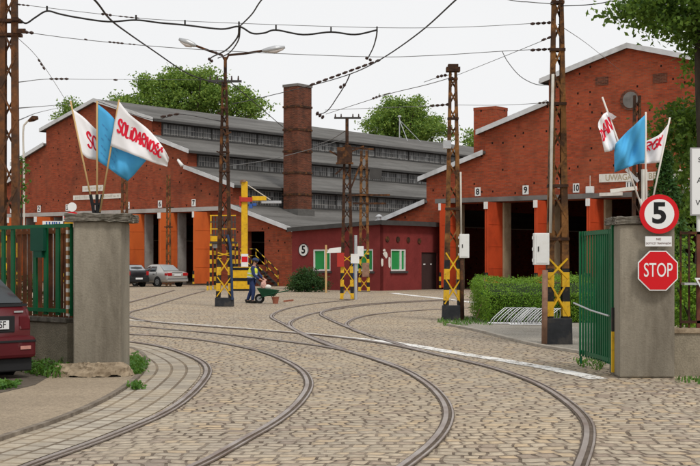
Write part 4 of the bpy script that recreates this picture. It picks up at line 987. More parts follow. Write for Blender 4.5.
# maple on the right, its branches hanging into the picture
Zt = 25.0
bl = [blob(690, 5, Zt, 60, 1.3, 22), blob(640, 2, Zt-.6, 26, .8, 18), blob(618, 12, Zt-.8, 12, .5, 10), blob(646, 24, Zt-.5, 14, .5, 12), blob(668, 30, Zt-.8, 14, .5, 14), blob(676, 14, Zt, 22, .9, 16), blob(700, 60, Zt+.4, 14, .8, 16), blob(720, 20, Zt, 40, 1.5, 40),
      blob(692, 120, Zt+1, 20, .9, 26), blob(672, 128, Zt+1.2, 18, .8, 24), blob(684, 165, Zt+1.2, 20, .9, 26), blob(700, 95, Zt+.8, 18, .8, 20), blob(740, -60, Zt, 60, 2.5, 70), blob(655, 10, Zt-.3, 20, .8, 14), blob(676, 24, Zt-.4, 16, .7, 12), blob(632, 8, Zt-.5, 16, .6, 12), blob(690, 40, Zt, 14, .7, 10), blob(690, 140, Zt+.8, 22, .8, 30), blob(694, 190, Zt+.9, 16, .7, 24), blob(680, 220, Zt+1, 16, .7, 22)]
tree('maple_tree', 'maple with dark trunk hanging its branches over the right shed', (P(701, 0, Zt).x, Zt, 0), 9, [blob(701, -40, Zt, 40, 1.2, 30)]+bl, M['maple'], 1500, 24, .16, .088, .24, 15, limbs=False)
# columnar conifer
Zt = 24.0; rg = random.Random(5); base = P(665, 0, Zt); base.z = 0; tip = P(665, 150, Zt).z
cr = thing('conifer', 'narrow dark conifer between the right flags and maple', 'tree', base)
b = MB(); b.tube([base, base+Vector((0, 0, tip*.9))], [.09, .02], 7); b.build('trunk', M['bark'], cr)
b = MB()
for _ in range(5200):
    z = rg.uniform(.15, 1)**.8*tip; r = (.05+.62*(1-z/tip)**.75)*rg.uniform(.55, 1.05)*(1+.18*math.sin(z*9+rg.random())); a = rg.uniform(0, 2*math.pi)
    leaf(b, base+Vector((r*math.cos(a), r*math.sin(a), z)), .06, rg, .9, 1.8)
b.build('crown', M['thuja'], cr)
def shrub(name, label, cat, base, blobs, mat, ncl, nlf, cs, ls, seed, group=None, stems=5, up=.6):
    rg = random.Random(seed); root = thing(name, label, cat, base, group=group); base = Vector(base)
    for k in range(stems):
        b = MB(); c = Vector(rg.choice(blobs)[0]); b.tube([base+Vector((rg.uniform(-.1, .1), 0, 0)), base.lerp(c, .6), c], [.03, .02, .008], 5); b.build('stem', M['bark'], root)
    b = MB(); clumps(b, blobs, ncl, nlf, cs, ls, rg, up=up); b.build('foliage', mat, root); return root
Zj = 69.5
shrub('juniper_bush', 'low dark rounded bush against the oxblood office wall', 'bush', (P(306, 0, Zj).x, Zj, 0), [((P(307, 0, Zj).x, Zj, .55), (1.0, .7, .62)), ((P(297, 0, Zj).x, Zj, .38), (.65, .6, .42)), ((P(318, 0, Zj).x, Zj, .42), (.65, .6, .45)), ((P(308, 0, Zj).x, Zj, .95), (.6, .5, .42))], M['juniper'], 420, 22, .13, .075, 21)
shrub('garden_shrub', 'green shrub growing behind the right hand bar fence', 'bush', (5.9, 21.5, 0), [((5.6, 21.5, .75), (.7, .6, .7)), ((6.2, 21.8, .8), (.8, .6, .8)), ((5.35, 21.3, 1.25), (.4, .4, .5)), ((5.9, 21.6, 1.6), (.5, .4, .5)), ((6.6, 21.5, 1.2), (.6, .5, .8))], M['hedge'], 420, 18, .11, .06, 22)
shrub('garden_shrub', 'dark shrub behind the right pillar and under the conifer', 'bush', (5.2, 23, 0), [((5.2, 23, .9), (.6, .5, .9)), ((5.6, 23.2, 1.6), (.6, .5, .8))], M['maple'], 150, 18, .12, .07, 23)
shrub('climbing_plant', 'sprig of climbing leaves beside the left edge pole', 'plant', (P(21, 0, 27).x, 27, 0), [((P(22, 0, 27).x, 27, P(0, 168, 27).z), (.12, .1, .25)), ((P(22, 0, 27).x, 27, P(0, 185, 27).z), (.1, .1, .25)), ((P(21, 0, 27).x, 27, P(0, 202, 27).z), (.12, .1, .2))], M['weed'], 26, 10, .06, .06, 24, stems=3)
shrub('garden_shrub', 'dark bushes behind the left fence at the edge of the picture', 'bush', (-6.6, 25.5, 0), [((-6.9, 25.5, .8), (.6, .5, .8)), ((-6.3, 25.6, .7), (.5, .5, .7)), ((-7.6, 25.8, 1.0), (.7, .5, 1.0))], M['juniper'], 220, 20, .13, .08, 26)
# clipped hedge
rg = random.Random(31); hx0, hx1, hy0, hy1 = 3.62, 9.2, 34.5, 38.6
hz = lambda y: .80+.33*min(1, max(0, (y-hy0)/1.6))**.7
hd = thing('clipped_hedge', 'clipped green hedge behind the bicycle racks', 'hedge', ((hx0+hx1)/2, (hy0+hy1)/2, 0))
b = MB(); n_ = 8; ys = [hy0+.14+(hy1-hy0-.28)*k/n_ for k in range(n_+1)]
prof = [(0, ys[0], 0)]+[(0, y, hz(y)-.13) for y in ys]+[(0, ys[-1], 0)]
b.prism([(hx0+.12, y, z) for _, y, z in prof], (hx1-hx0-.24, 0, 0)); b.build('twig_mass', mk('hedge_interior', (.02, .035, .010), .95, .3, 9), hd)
b = MB()
def hn(x, y): return .05*math.sin(x*2.3)+.04*math.sin(y*3.1+x*5)
for _ in range(30000):
    k = rg.random()
    if k < .42: y = rg.uniform(hy0, hy1); x = rg.uniform(hx0, hx1); p = Vector((x, y, hz(y)+hn(x, y)+rg.gauss(0, .035)))
    elif k < .86: x = rg.uniform(hx0, hx1); p = Vector((x, hy0+rg.gauss(0, .05)+hn(x, 0), rg.uniform(.03, .82)))
    else: y = rg.uniform(hy0, hy1); p = Vector((hx0+rg.gauss(0, .06)+.05*math.sin(y*4), y, rg.uniform(.05, hz(y))))
    leaf(b, p, .036, rg, 1.0 if k < .42 else .4, 1.3)
for _ in range(34):     # untrimmed shoots
    x = rg.uniform(hx0, hx1); y = rg.uniform(hy0+.5, hy1); z = hz(y); hh = rg.uniform(.04, .2)
    for q in range(5): leaf(b, Vector((x+rg.gauss(0, .02), y, z+hh*q/4)), .05, rg, .8)
b.build('foliage', M['hedge'], hd)
# weeds and grass
def weeds(name, label, pts, nb, hgt, seed, mat='weed', kind=None, z=0.0, leafy=True):
    rg = random.Random(seed); b = MB(); cx = sum(p.x for p in pts)/len(pts); cy = sum(p.y for p in pts)/len(pts)
    def inside(x, y):
        c = False; j = len(pts)-1
        for i in range(len(pts)):
            a, q = pts[i], pts[j]
            if (a.y > y) != (q.y > y) and x < (q.x-a.x)*(y-a.y)/(q.y-a.y)+a.x: c = not c
            j = i
        return c
    xs = [p.x for p in pts]; ys = [p.y for p in pts]; n = 0; tries = 0
    while n < nb and tries < nb*30:
        tries += 1; x, y = rg.uniform(min(xs), max(xs)), rg.uniform(min(ys), max(ys))
        if not inside(x, y): continue
        n += 1; h = hgt*rg.uniform(.4, 1.1); a = rg.uniform(0, 6.28); d = Vector((math.cos(a), math.sin(a), 0)); s = Vector((-d.y, d.x, 0))*.012
        o = Vector((x, y, z)); m_ = o+d*h*.25+Vector((0, 0, h*.6)); e = o+d*h*.7+Vector((0, 0, h*.85))
        b.add([o-s, o+s, m_+s*.8, m_-s*.8, e], [(0, 1, 2, 3), (3, 2, 4)])
        if leafy:
            for _ in range(4): leaf(b, o+d*rg.uniform(0, h*.6)+Vector((rg.gauss(0, .03), rg.gauss(0, .03), h*rg.uniform(.25, 1))), .045, rg, .8, 1.5)
    if kind: o = b.build(name, M[mat]); o.location = (cx, cy, z); o.data.transform(Matrix.Translation((-cx, -cy, -z))); tag(o, label, 'grass', kind=kind); return o
    return solo(b, name, M[mat], label, 'weeds', (cx, cy, z))
gp2 = lambda l, z=0: [G(x, y, z) for x, y in l]
weeds('weed_patch', 'leafy weeds between the maroon car and the left pillar', gp2([(14,362),(50,358),(76,362),(78,372),(58,379),(38,377),(20,372)], .04), 420, .2, 41, z=.04)
weeds('weed_patch', 'bright green weeds right of the left pillar foot', gp2([(126,379),(129,364),(136,360),(146,368),(140,377)]), 230, .15, 42)
weeds('weed_patch', 'scrap of grass at the bottom left under the maroon car', gp2([(-12,390),(-6,386),(8,384.5),(20,384),(18,387),(6,390)], .045), 90, .08, 43, z=.045)
weeds('weed_tuft', 'single weed tuft on the kerb below the pillar weeds', gp2([(133,387),(141,386),(140,391),(134,391)]), 26, .09, 44)
weeds('grass', 'grass round the foot of the lone lattice pole', gp2([(436,322),(452,317),(474,318),(478,323),(462,327),(444,326)]), 420, .13, 45, kind='stuff', leafy=False)
weeds('grass', 'grass by the open green gate leaf', gp2([(572,360),(590,358),(606,364),(600,371),(580,368)]), 150, .07, 46, kind='stuff', leafy=False)
weeds('grass', 'sparse grass at the gravel edge by the racks', gp2([(470,318),(500,319),(492,326),(476,325)]), 160, .11, 47, kind='stuff', leafy=False)
weeds('grass', 'grass along the right wall foot', gp2([(676,379),(705,379),(705,385),(676,383)]), 60, .08, 48, kind='stuff', leafy=False)

# ------------------------------------------------------------------ bicycle racks, plant stand
def rack(label, x0, y0, n, sp, rz):
    M0 = Matrix.Translation((x0, y0, 0)) @ Matrix.Rotation(rz, 4, 'Z'); r = thing('bicycle_rack', label, 'bicycle rack', M=M0, group='bicycle racks by the hedge')
    L_ = n*sp+.5
    for y in (0, .42):
        b = MB(M0); b.tube([(-.05, y, .03), (L_, y, .03)], .018, 6); b.build('base_rail', M['galv'], r)
    for k in range(n):
        b = MB(M0); x = k*sp
        for o in (0, .07):
            b.tube(catmull([(x+o, 0, .035), (x+o+.03, .0, .13), (x+o+.30, .16, .37), (x+o+.42, .24, .43), (x+o+.49, .32, .34), (x+o+.47, .42, .03)], 4), .013, 6)
        b.build('hoop', M['galv'], r, smooth=True)
a = G(489.5, 324)
rack('galvanised bicycle rack, the left of two by the hedge', a.x, 33.75, 5, .17, R(-3))
rack('galvanised bicycle rack, the right one ending at the rusty standpipe', P(512, 0, 33.1).x, 33.15, 6, .155, R(-3))
c = P(486, 293, 35.6); ps = thing('plant_stand', 'rusty tripod stand with a green pot beside the hedge', 'plant stand', (c.x, c.y, 0))
for x, y in ((475.5, 0), (487, -.25), (498, .2)):
    b = MB(); q = P(x, 0, 35.6+y); b.tube([(q.x, q.y, 0), (c.x, c.y, c.z+.05)], .014, 6); b.build('leg', M['piperust'], ps)
b = MB(); b.tube([(c.x, c.y, c.z-.1), (c.x, c.y, c.z+.06)], [.10, .15], 14); b.build('pot', M['green'], ps)
b = MB(); b.tube([(c.x, c.y, c.z+.05), (c.x-.05, c.y, c.z+.42)], .012, 6); b.build('stake', M['piperust'], ps)

# ------------------------------------------------------------------ vehicles
def car(name, label, M0, st, mat, wheels, wr, glass, rear):
    """st: stations (y, half width, bottom, belt, top, half width of top), y from the rear forward"""
    root = thing(name, label, 'car', M=M0)
    C = catmull([Vector(s[:3]) for s in st], 5); D = catmull([Vector(s[3:6]) for s in st], 5)
    ST = [(c.x, c.y, c.z, d.x, max(d.y, d.x+.015), d.z) for c, d in zip(C, D)]
    def ring(s):
        y, hw_, zb, be, tp, ht = s
        h = [(0, zb), (hw_*.86, zb), (hw_*.97, zb+.09), (hw_, zb+.22), (hw_*1.005, (zb+be)/2+.08), (hw_*.975, be-.05), (hw_*.94, be), (ht, tp-.07), (ht*.93, tp-.02), (ht*.7, tp+.008), (0, tp+.015)]
        return [(x, y, z) for x, z in h]+[(-x, y, z) for x, z in h[-2:0:-1]]
    b = MB(M0); n = 20
    for s in ST: b.v += [M0 @ Vector(p) for p in ring(s)]
    for i in range(len(ST)-1):
        for k in range(n): b.f.append((i*n+k, (i+1)*n+k, (i+1)*n+(k+1) % n, i*n+(k+1) % n)); b.mi.append(0)
    b.f += [tuple(range(n)), tuple((len(ST)-1)*n+k for k in range(n))[::-1]]; b.mi += [0, 0]
    body = b.build('body', mat, root, smooth=True)
    def at(y):
        for s, e in zip(ST, ST[1:]):
            if s[0] <= y <= e[0]:
                t = (y-s[0])/(e[0]-s[0]); return [p+(q-p)*t for p, q in zip(s, e)]
        return ST[-1]
    for (y0, y1, y2, y3) in glass:   # side windows: belt y0..y1, roof y2..y3
        for s in (-1, 1):
            b = MB(M0); n_ = 6; lo = []; hi = []
            for k in range(n_+1):
                a, c = at(y0+(y1-y0)*k/n_), at(y2+(y3-y2)*k/n_)
                lo.append((s*(a[1]*.94+.008), a[0], a[3]+.04)); hi.append((s*(c[5]+.012), c[0], c[4]-.10))
            b.add(lo+hi, [(k, k+1, n_+k+2, n_+k+1) for k in range(n_)]); b.build('side_window', M['glass'], root, smooth=True, solid=.006)
    for y in wheels:
        for s in (-1, 1):
            x = s*(at(y)[1]+.004)
            b = MB(M0); b.cyl((x-.012, y, wr), wr+.06, .016, 26, 'X'); b.build('wheel_arch', M['trim'], body)
            b = MB(M0); b.cyl((x-s*.17-(.0), y, wr), wr, s*.19, 26, 'X'); wo = b.build('wheel', M['tyre'], root, bevel=.02)
            b = MB(M0); b.cyl((x+s*.021, y, wr), wr*.62, s*.008, 20, 'X'); b.build('rim', M['rim'], wo)
            for k in range(6):
                b = MB(M0); a = k*math.pi/3; b.bar((x+s*.03, y+math.cos(a)*wr*.2, wr+math.sin(a)*wr*.2), (x+s*.03, y+math.cos(a)*wr*.55, wr+math.sin(a)*wr*.55), .035, .006, up=(1, 0, 0))
                b.build('wheel_slot', M['trim'], wo)
    rear(root, body, M0, at); return root
def quad(root, M0, name, pts, mat, th=.008, parent=None, smooth=False):
    b = MB(M0); b.add(pts, [tuple(range(len(pts)))]); return b.build(name, mat, parent or root, solid=th, smooth=smooth)
def bx(root, M0, name, a, c, mat, bevel=.01): b = MB(M0); b.box(a, c); return b.build(name, mat, root, bevel=bevel)
def saloon_rear(root, body, M0, at):
    w_ = at(.2)[1]
    quad(root, M0, 'rear_window', [(-.58, .66, 1.045), (.58, .66, 1.045), (.50, 1.2, 1.375), (-.50, 1.2, 1.375)], mk('pale_reflecting_glass', (.30, .33, .34), .1, .1, 2, spec=.7), .012)
    for s in (-1, 1):
        bx(root, M0, 'tail_lamp', (s*.42, -.022, .70), (s*(w_-.07), .06, .90), M['tail'], .02); bx(root, M0, 'lamp_wrap', (s*(w_-.06), .0, .72), (s*(w_+.006), .26, .88), M['tail'], .02)
    bx(root, M0, 'number_plate', (-.26, -.03, .70), (.26, -.005, .81), M['plate'], .004)
    bx(root, M0, 'bumper', (-w_*.96, -.075, .34), (w_*.96, .08, .56), mk('grey_bumper', (.30, .29, .28), .5, .05, 2), .04)
    bx(root, M0, 'bumper_strip', (-w_*.97, -.083, .50), (w_*.97, -.076, .54), M['trim'], .003)
    bx(root, M0, 'boot_gap', (-.40, -.012, .93), (.40, .02, .945), M['trim'], .003)
    for s in (-1, 1): bx(root, M0, 'mirror', (s*(at(2.75)[1]), 2.7, .98), (s*(at(2.75)[1]+.17), 2.82, 1.1), M['silver'], .03)
    for y in (1.35, 2.1): 
        for s in (-1, 1): bx(root, M0, 'door_handle', (s*.83, y, .80), (s*.868, y+.16, .83), M['trim'], .006)
    for y in (1.15, 2.0, 2.95):
        for s in (-1, 1): bx(root, M0, 'door_gap', (s*.83, y, .42), (s*.853, y+.012, .95), M['trim'], 0)
SAL = [(0, .76, .34, .80, .86, .68), (.10, .81, .30, .92, .97, .70), (.55, .845, .28, .945, 1.0, .70), (.7, .85, .26, .95, 1.03, .66), (1.25, .855, .24, .95, 1.37, .55), (1.9, .86, .24, .94, 1.42, .57), (2.4, .86, .24, .93, 1.38, .55), (3.05, .855, .24, .92, .97, .66), (3.6, .84, .25, .86, .90, .66), (4.2, .80, .28, .74, .78, .62), (4.42, .72, .34, .62, .66, .56)]
hdg = math.atan2(.73, -.68)-math.pi/2
rl = P(166.5, 0, 82.3); h_ = Vector((-.68, .73, 0)); r__ = Vector((.73, .68, 0))
org = Vector((rl.x, rl.y, 0))+r__*.85
car('parked_saloon', 'silver saloon car parked before the orange gates', Matrix.Translation(org) @ Matrix.Rotation(hdg, 4, 'Z'), SAL, M['silver'], (1.0, 3.55), .31, [(1.25, 2.02, 1.42, 1.98), (2.07, 2.85, 2.03, 2.45)], saloon_rear)
rl = P(127, 0, 81.6); org = Vector((rl.x, rl.y, 0))+r__*.85
def hatch_rear(root, body, M0, at):
    quad(root, M0, 'rear_window', [(-.58, .07, 1.06), (.58, .07, 1.06), (.5, .40, 1.38), (-.5, .40, 1.38)], mk('pale_hatch_glass', (.25, .27, .29), .1, .1, 2, spec=.7), .012)
    for s in (-1, 1): bx(root, M0, 'tail_lamp', (s*.60, -.02, .74), (s*.79, .12, 1.0), M['tail'], .02)
    bx(root, M0, 'number_plate', (-.26, -.10, .48), (.26, -.082, .59), M['plate'], .004)
    bx(root, M0, 'bumper', (-.79, -.08, .32), (.79, .08, .62), M['trim'], .04)
HAT = [(0, .76, .34, .86, .96, .66), (.06, .80, .30, .94, 1.04, .66), (.45, .83, .26, .95, 1.36, .54), (1.2, .84, .24, .95, 1.43, .56), (2.0, .84, .24, .94, 1.39, .55), (2.7, .83, .24, .92, .97, .64), (3.3, .81, .26, .84, .88, .62), (3.75, .74, .32, .68, .72, .56)]
car('parked_hatchback', 'black hatchback peeping out behind the left pillar', Matrix.Translation(org) @ Matrix.Rotation(hdg, 4, 'Z'), HAT, M['blackcar'], (.75, 3.05), .29, [(.55, 1.25, .62, 1.2), (1.3, 2.4, 1.3, 2.0)], hatch_rear)
def maroon_rear(root, body, M0, at):
    quad(root, M0, 'rear_window', [(-.66, .005, 1.03), (.66, .005, 1.03), (.50, .35, 1.355), (-.50, .35, 1.355)], M['glass'], .014)
    quad(root, M0, 'window_seal', [(-.72, -.006, .985), (.72, -.006, .985), (.72, .0, 1.022), (-.72, .0, 1.022)], M['trim'], .01)
    bx(root, M0, 'plate_recess', (-.30, -.016, .635), (.53, .03, .86), M['trim'], .01)
    pl_ = bx(root, M0, 'number_plate', (-.09, -.034, .68), (.43, -.018, .80), M['plate'], .004)
    b = MB(); text_into(b, 'SF', .13, M0 @ face_m((.33, -.036, .74)), .001, .001, .9); b.build('lettering', M['black'], pl_)
    for s in (-1, 1): bx(root, M0, 'tail_lamp', (s*.60, -.012, .66), (s*.77, .05, .86), mk('smoked_lamp', (.10, .012, .016), .2, .15, 6, (.35, .25, .25), .5, 9, (.55, .7)), .02)
    bx(root, M0, 'bumper', (-.815, -.10, .28), (.815, .08, .58), M['bumperm'], .05); bx(root, M0, 'valance', (-.79, -.02, .10), (.79, .06, .285), M['trim'], .02); bx(root, M0, 'bumper_strip', (-.80, -.112, .50), (.80, -.101, .53), M['trim'], .004)
    bx(root, M0, 'badge', (.52, -.012, .90), (.66, .0, .925), M['rim'], .002)
    for s in (-1, 1): bx(root, M0, 'reflector', (s*.56, -.112, .40), (s*.72, -.101, .45), mk('pale_reflector', (.45, .22, .18), .4, .2, 10), .004)
MAR = [(0, .74, .34, .90, 1.0, .70), (.05, .79, .30, .97, 1.03, .70), (.42, .82, .26, .98, 1.36, .57), (1.2, .83, .24, .97, 1.44, .60), (2.2, .83, .24, .95, 1.40, .58), (2.9, .82, .24, .92, .98, .66), (3.5, .80, .26, .84, .88, .62), (4.0, .73, .32, .68, .72, .56)]
h_ = Vector((-.70, .714, 0)); r__ = Vector((.714, .70, 0)); rr_ = P(32, 0, 17.9); org = Vector((rr_.x, rr_.y, .045))-r__*.80
car('parked_hatchback', 'dark maroon car cut by the left edge beside the pillar', Matrix.Translation(org) @ Matrix.Rotation(math.atan2(.714, -.70)-math.pi/2, 4, 'Z'), MAR, M['maroon'], (.75, 3.2), .29, [(.6, 1.35, .75, 1.3), (1.4, 2.6, 1.4, 2.2)], maroon_rear)
# ------------------------------------------------------------------ the yellow lift, access platform and steel stair
ZL = 71.5
def lx_(x, Z=ZL): return P(x, 0, Z).x
jc = thing('jib_crane', 'yellow jib crane on a yellow ballast box with black stripes', 'crane', (lx_(242), ZL+.4, 0))
za, zb = 0.0, pxs(267, ZL)
b = MB(); b.box((lx_(233), ZL, .08), (lx_(250.5), ZL+.9, zb)); bb_ = b.build('ballast_box', M['yellow'], jc, bevel=.02)
for y0, y1 in ((267.5, 270), (278, 280.8), (289, 292)):
    b = MB(); b.box((lx_(232.6), ZL-.02, pxs(y1, ZL)+.0), (lx_(250.9), ZL+.92, pxs(y0, ZL))); b.build('black_stripe', M['black'], bb_)
b = MB(); b.box((lx_(240.8), ZL+.3, zb), (lx_(247), ZL+.62, pxs(181, ZL))); b.build('mast', M['yellow'], jc, bevel=.02)
b = MB(); b.box((lx_(239.5), ZL+.28, pxs(184, ZL)), (lx_(241), ZL+.5, pxs(180, ZL))); b.box((lx_(241), ZL+.2, pxs(181.5, ZL)), (lx_(245.5), ZL+.35, pxs(179.5, ZL))); b.build('pulley_head', M['piperust'], jc)
b = MB(); b.box((lx_(240), ZL+.2, pxs(201.5, ZL)), (lx_(252), ZL+.299, pxs(197, ZL))); b.box((lx_(239), ZL+.25, pxs(206, ZL)), (lx_(240.7), ZL+.6, pxs(196, ZL))); b.build('slew_bracket', M['redbox'], jc)
b = MB(); b.box((lx_(251.5), ZL+.25, pxs(200.3, ZL)), (lx_(266), ZL+.55, pxs(196, ZL))); b.build('jib', M['yellow'], jc, bevel=.01)
b = MB(); b.box((lx_(261), ZL+.3, pxs(203, ZL)), (lx_(281), ZL+.5, pxs(200.4, ZL))); b.build('jib_extension', M['galv'], jc)
b = MB(); b.tube([(lx_(247), ZL+.4, pxs(184.5, ZL)), (lx_(270), ZL+.4, pxs(199.5, ZL))], .03, 6); b.build('stay_rod', M['pipewhite'], jc)
b = MB(); b.box((lx_(248.5), ZL+.2, pxs(208, ZL)), (lx_(252), ZL+.5, pxs(203.5, ZL))); b.box((lx_(252.3), ZL+.25, pxs(205.5, ZL)), (lx_(256), ZL+.5, pxs(202.8, ZL))); b.build('hoist_motor', M['bluebox'], jc)
b = MB(); b.box((lx_(241), ZL+.1, pxs(266.8, ZL)), (lx_(248), ZL+.14, pxs(254, ZL))); wp = b.build('warning_plate', M['signwhite'], jc)
b = MB(); b.box((lx_(241.5), ZL+.09, pxs(262, ZL)), (lx_(247.5), ZL+.098, pxs(256.5, ZL))); b.build('red_panel', M['red'], wp)
ZA = 74.0
ap = thing('access_platform', 'yellow caged access platform on striped posts beside the end gate', 'platform', (lx_(222, ZA), ZA+.6, 0))
posts = [(210.8, 0), (233.5, 0), (212, 1.6), (234.5, 1.6)]
for x, d in posts:
    b = MB(); X = lx_(x, ZA); b.box((X-.06, ZA+d-.06, 0), (X+.06, ZA+d+.06, pxs(243, ZA))); b.build('striped_post', M['hazardfine'], ap)
b = MB(); b.box((lx_(210, ZA), ZA-.08, pxs(243.5, ZA)), (lx_(235, ZA), ZA+1.7, pxs(241.5, ZA))); b.build('deck', M['steeldark'], ap)
b = MB(); b.box((lx_(211.2, ZA), ZA-.1, pxs(241.4, ZA)), (lx_(220, ZA), ZA-.07, pxs(236, ZA))); b.build('kick_panel', M['yellow'], ap)
b = MB(); b.box((lx_(222, ZA), ZA-.1, pxs(241.4, ZA)), (lx_(234, ZA), ZA-.07, pxs(238.5, ZA))); b.build('kick_panel', M['yellow'], ap)
for k in range(9):
    x = 211+k*3; b = MB(); X = lx_(x, ZA); b.box((X-.035, ZA-.06, pxs(241, ZA)), (X+.035, ZA-.02, pxs(215.5, ZA))); b.build('cage_upright', M['steeldark'] if k % 3 else M['yellow'], ap)
for y in (215.5, 222, 229, 235):
    b = MB(); b.box((lx_(210, ZA), ZA-.065, pxs(y+.5, ZA)), (lx_(236, ZA), ZA-.061+.05, pxs(y-.5, ZA))); b.build('cage_rail', M['yellow'] if y in (215.5, 229) else M['steeldark'], ap)
b = MB(); b.box((lx_(212, ZA), ZA+.3, pxs(248, ZA)), (lx_(218.5, ZA), ZA+.8, pxs(244, ZA))); b.build('control_box', M['galv'], ap)
for k in range(2):
    b = MB(); X = lx_(225+k*5, ZA); b.bar((X, ZA+.2, pxs(243, ZA)), (lx_(238+k*4, ZA), ZA-1.0, .05), .05, .08); b.build('ladder_rail', M['hazardfine'], ap)
b = MB(); b.box((lx_(208.4, ZA), ZA-.9, 0), (lx_(210.2, ZA), ZA-.75, .3)); b.box((lx_(208.4, ZA), ZA-.9, .3), (lx_(210.2, ZA), ZA-.75, .5)); solo(b, 'marker_block', M['hazardfine'], 'tiny black and yellow marker block on the setts by the platform', 'marker', (lx_(209.3, ZA), ZA-.82, 0))
# stair to the door of the lean-to
u0, u1, u2 = 3.95, 5.2, 7.15; sv = -1.5; LW = 1.45
st = thing('steel_staircase', 'steel stair with yellow and black handrails up to the dark doorway', 'stairs', M=FAC @ Matrix.Translation((u1, sv, 0)))
b = MB(FAC); b.box((u0, sv, LW-.08), (u1, -.02, LW)); b.build('landing', M['steeldark'], st)
for k in range(7):
    t = (k+.5)/7; b = MB(FAC); u = u1+(u2-u1)*t; z = LW*(1-t)-.05; b.box((u-.14, sv, z), (u+.14, -.05, z+.035)); b.build('tread', M['steeldark'], st)
for v in (sv-.02, -.04):
    b = MB(FAC); b.bar((u1, v, LW-.05), (u2, v, -.02), .18, .03); b.build('stringer', M['steeldark'], st)
    for dz in (1.0, .55):
        b = MB(FAC); b.tube([(u0, v, LW+dz), (u1, v, LW+dz), (u2, v, dz)], .032, 6); b.build('handrail', bands('rail_bands', (.66, .44, .04), (.025, .025, .025), .55, .45, axis=0), st)
    for u, z in ((u0+.03, LW), (u1, LW), ((u1+u2)/2, LW/2), (u2, 0)):
        b = MB(FAC); b.tube([(u, v, z-.02), (u, v, z+1.0)], .03, 6); b.build('rail_post', M['hazardfine'], st)
for u in (u0+.08, u1-.08):
    b = MB(FAC); b.tube([(u, sv+.06, 0), (u, sv+.06, LW-.08)], .04, 6); b.build('landing_leg', M['steeldark'], st)

# ------------------------------------------------------------------ person and wheelbarrow
def skin_obj(name, joints, edges, mat, root, M0, sub=1):
    bm = bmesh.new(); lay = bm.verts.layers.skin.verify(); vs = {}
    inv = MW[root.name].inverted()
    for i, (k, (p, r)) in enumerate(joints.items()):
        v = bm.verts.new(inv @ (M0 @ Vector(p))); v[lay].radius = (r, r) if not isinstance(r, tuple) else r; v[lay].use_root = i == 0; vs[k] = v
    for a, c in edges: bm.edges.new((vs[a], vs[c]))
    me = bpy.data.meshes.new(name); bm.to_mesh(me); bm.free(); me.materials.append(mat)
    me.polygons.foreach_set('use_smooth', [True]*len(me.polygons))
    o = bpy.data.objects.new(name, me); COL.objects.link(o); o.parent = root; MW[o.name] = MW[root.name].copy()
    k = o.modifiers.new('Skin', 'SKIN'); k.use_smooth_shade = True; q = o.modifiers.new('Sub', 'SUBSURF'); q.levels = sub; q.render_levels = sub
    return o
pf = G(252, 303.3); MP = Matrix.Translation((pf.x, pf.y, 0)) @ Matrix.Rotation(R(-12), 4, 'Z')
pe = thing('person', 'person in lime vest and navy workwear leaning over the wheelbarrow', 'person', M=MP)
J = dict(pel=((-.02, 0, .92), .13), waist=((.0, 0, 1.08), .125), chest=((.05, 0, 1.30), .145), neck0=((.08, 0, 1.46), .06), neck1=((.10, 0, 1.52), .052), head=((.125, 0, 1.60), .085), crown=((.125, 0, 1.69), .08))
E_ = [('pel', 'waist'), ('waist', 'chest'), ('chest', 'neck0'), ('neck0', 'neck1'), ('neck1', 'head'), ('head', 'crown')]
for s, nm, hip, knee, ank, toe, sh, el, wr_ in ((-1, 'r', (.0, -.1, .88), (.10, -.1, .5), (.04, -.1, .09), (.2, -.11, .04), (.07, -.19, 1.40), (.14, -.23, 1.10), (.36, -.17, .95)),
                                        (1, 'l', (-.02, .1, .88), (-.06, .1, .5), (-.22, .1, .10), (-.07, .12, .04), (.07, .19, 1.40), (.2, .24, 1.14), (.40, .14, .98))):
    J.update({nm+'hip': (hip, .095), nm+'knee': (knee, .064), nm+'ank': (ank, .045), nm+'toe': (toe, .035), nm+'sh': (sh, .066), nm+'el': (el, .046), nm+'wr': (wr_, .031)})
    E_ += [('pel', nm+'hip'), (nm+'hip', nm+'knee'), (nm+'knee', nm+'ank'), (nm+'ank', nm+'toe'), ('chest', nm+'sh'), (nm+'sh', nm+'el'), (nm+'el', nm+'wr')]
    w_ = Vector(wr_); pm = w_+Vector((.075, 0, -.035)); J[nm+'palm'] = (tuple(pm), .030); E_.append((nm+'wr', nm+'palm'))
    for i, L_ in enumerate((.07, .08, .075, .06)):
        a = pm+Vector((.03, (-.03+.02*i), -.01)); c = a+Vector((L_*.5, 0, -.022)); e = c+Vector((L_*.28, 0, -L_*.45))
        J[f'{nm}f{i}a'] = (tuple(a), .0095); J[f'{nm}f{i}b'] = (tuple(c), .009); J[f'{nm}f{i}c'] = (tuple(e), .008)
        E_ += [(nm+'palm', f'{nm}f{i}a'), (f'{nm}f{i}a', f'{nm}f{i}b'), (f'{nm}f{i}b', f'{nm}f{i}c')]
    a = pm+Vector((-.01, -s*.035, .0)); c = a+Vector((.035, -s*.015, -.02)); J[nm+'ta'] = (tuple(a), .011); J[nm+'tb'] = (tuple(c), .0095); E_ += [(nm+'palm', nm+'ta'), (nm+'ta', nm+'tb')]
skin_obj('body', J, E_, M['skin'], pe, MP)
def sub(keys, add, scale): return {k: (J[k][0], J[k][1]*scale+add) for k in keys}
jk = sub(['pel', 'waist', 'chest', 'neck0', 'rsh', 'rel', 'rwr', 'lsh', 'lel', 'lwr'], .02, 1.0); jk['neck0'] = ((.08, 0, 1.45), .075); jk['pel'] = ((-.02, 0, .97), .15)
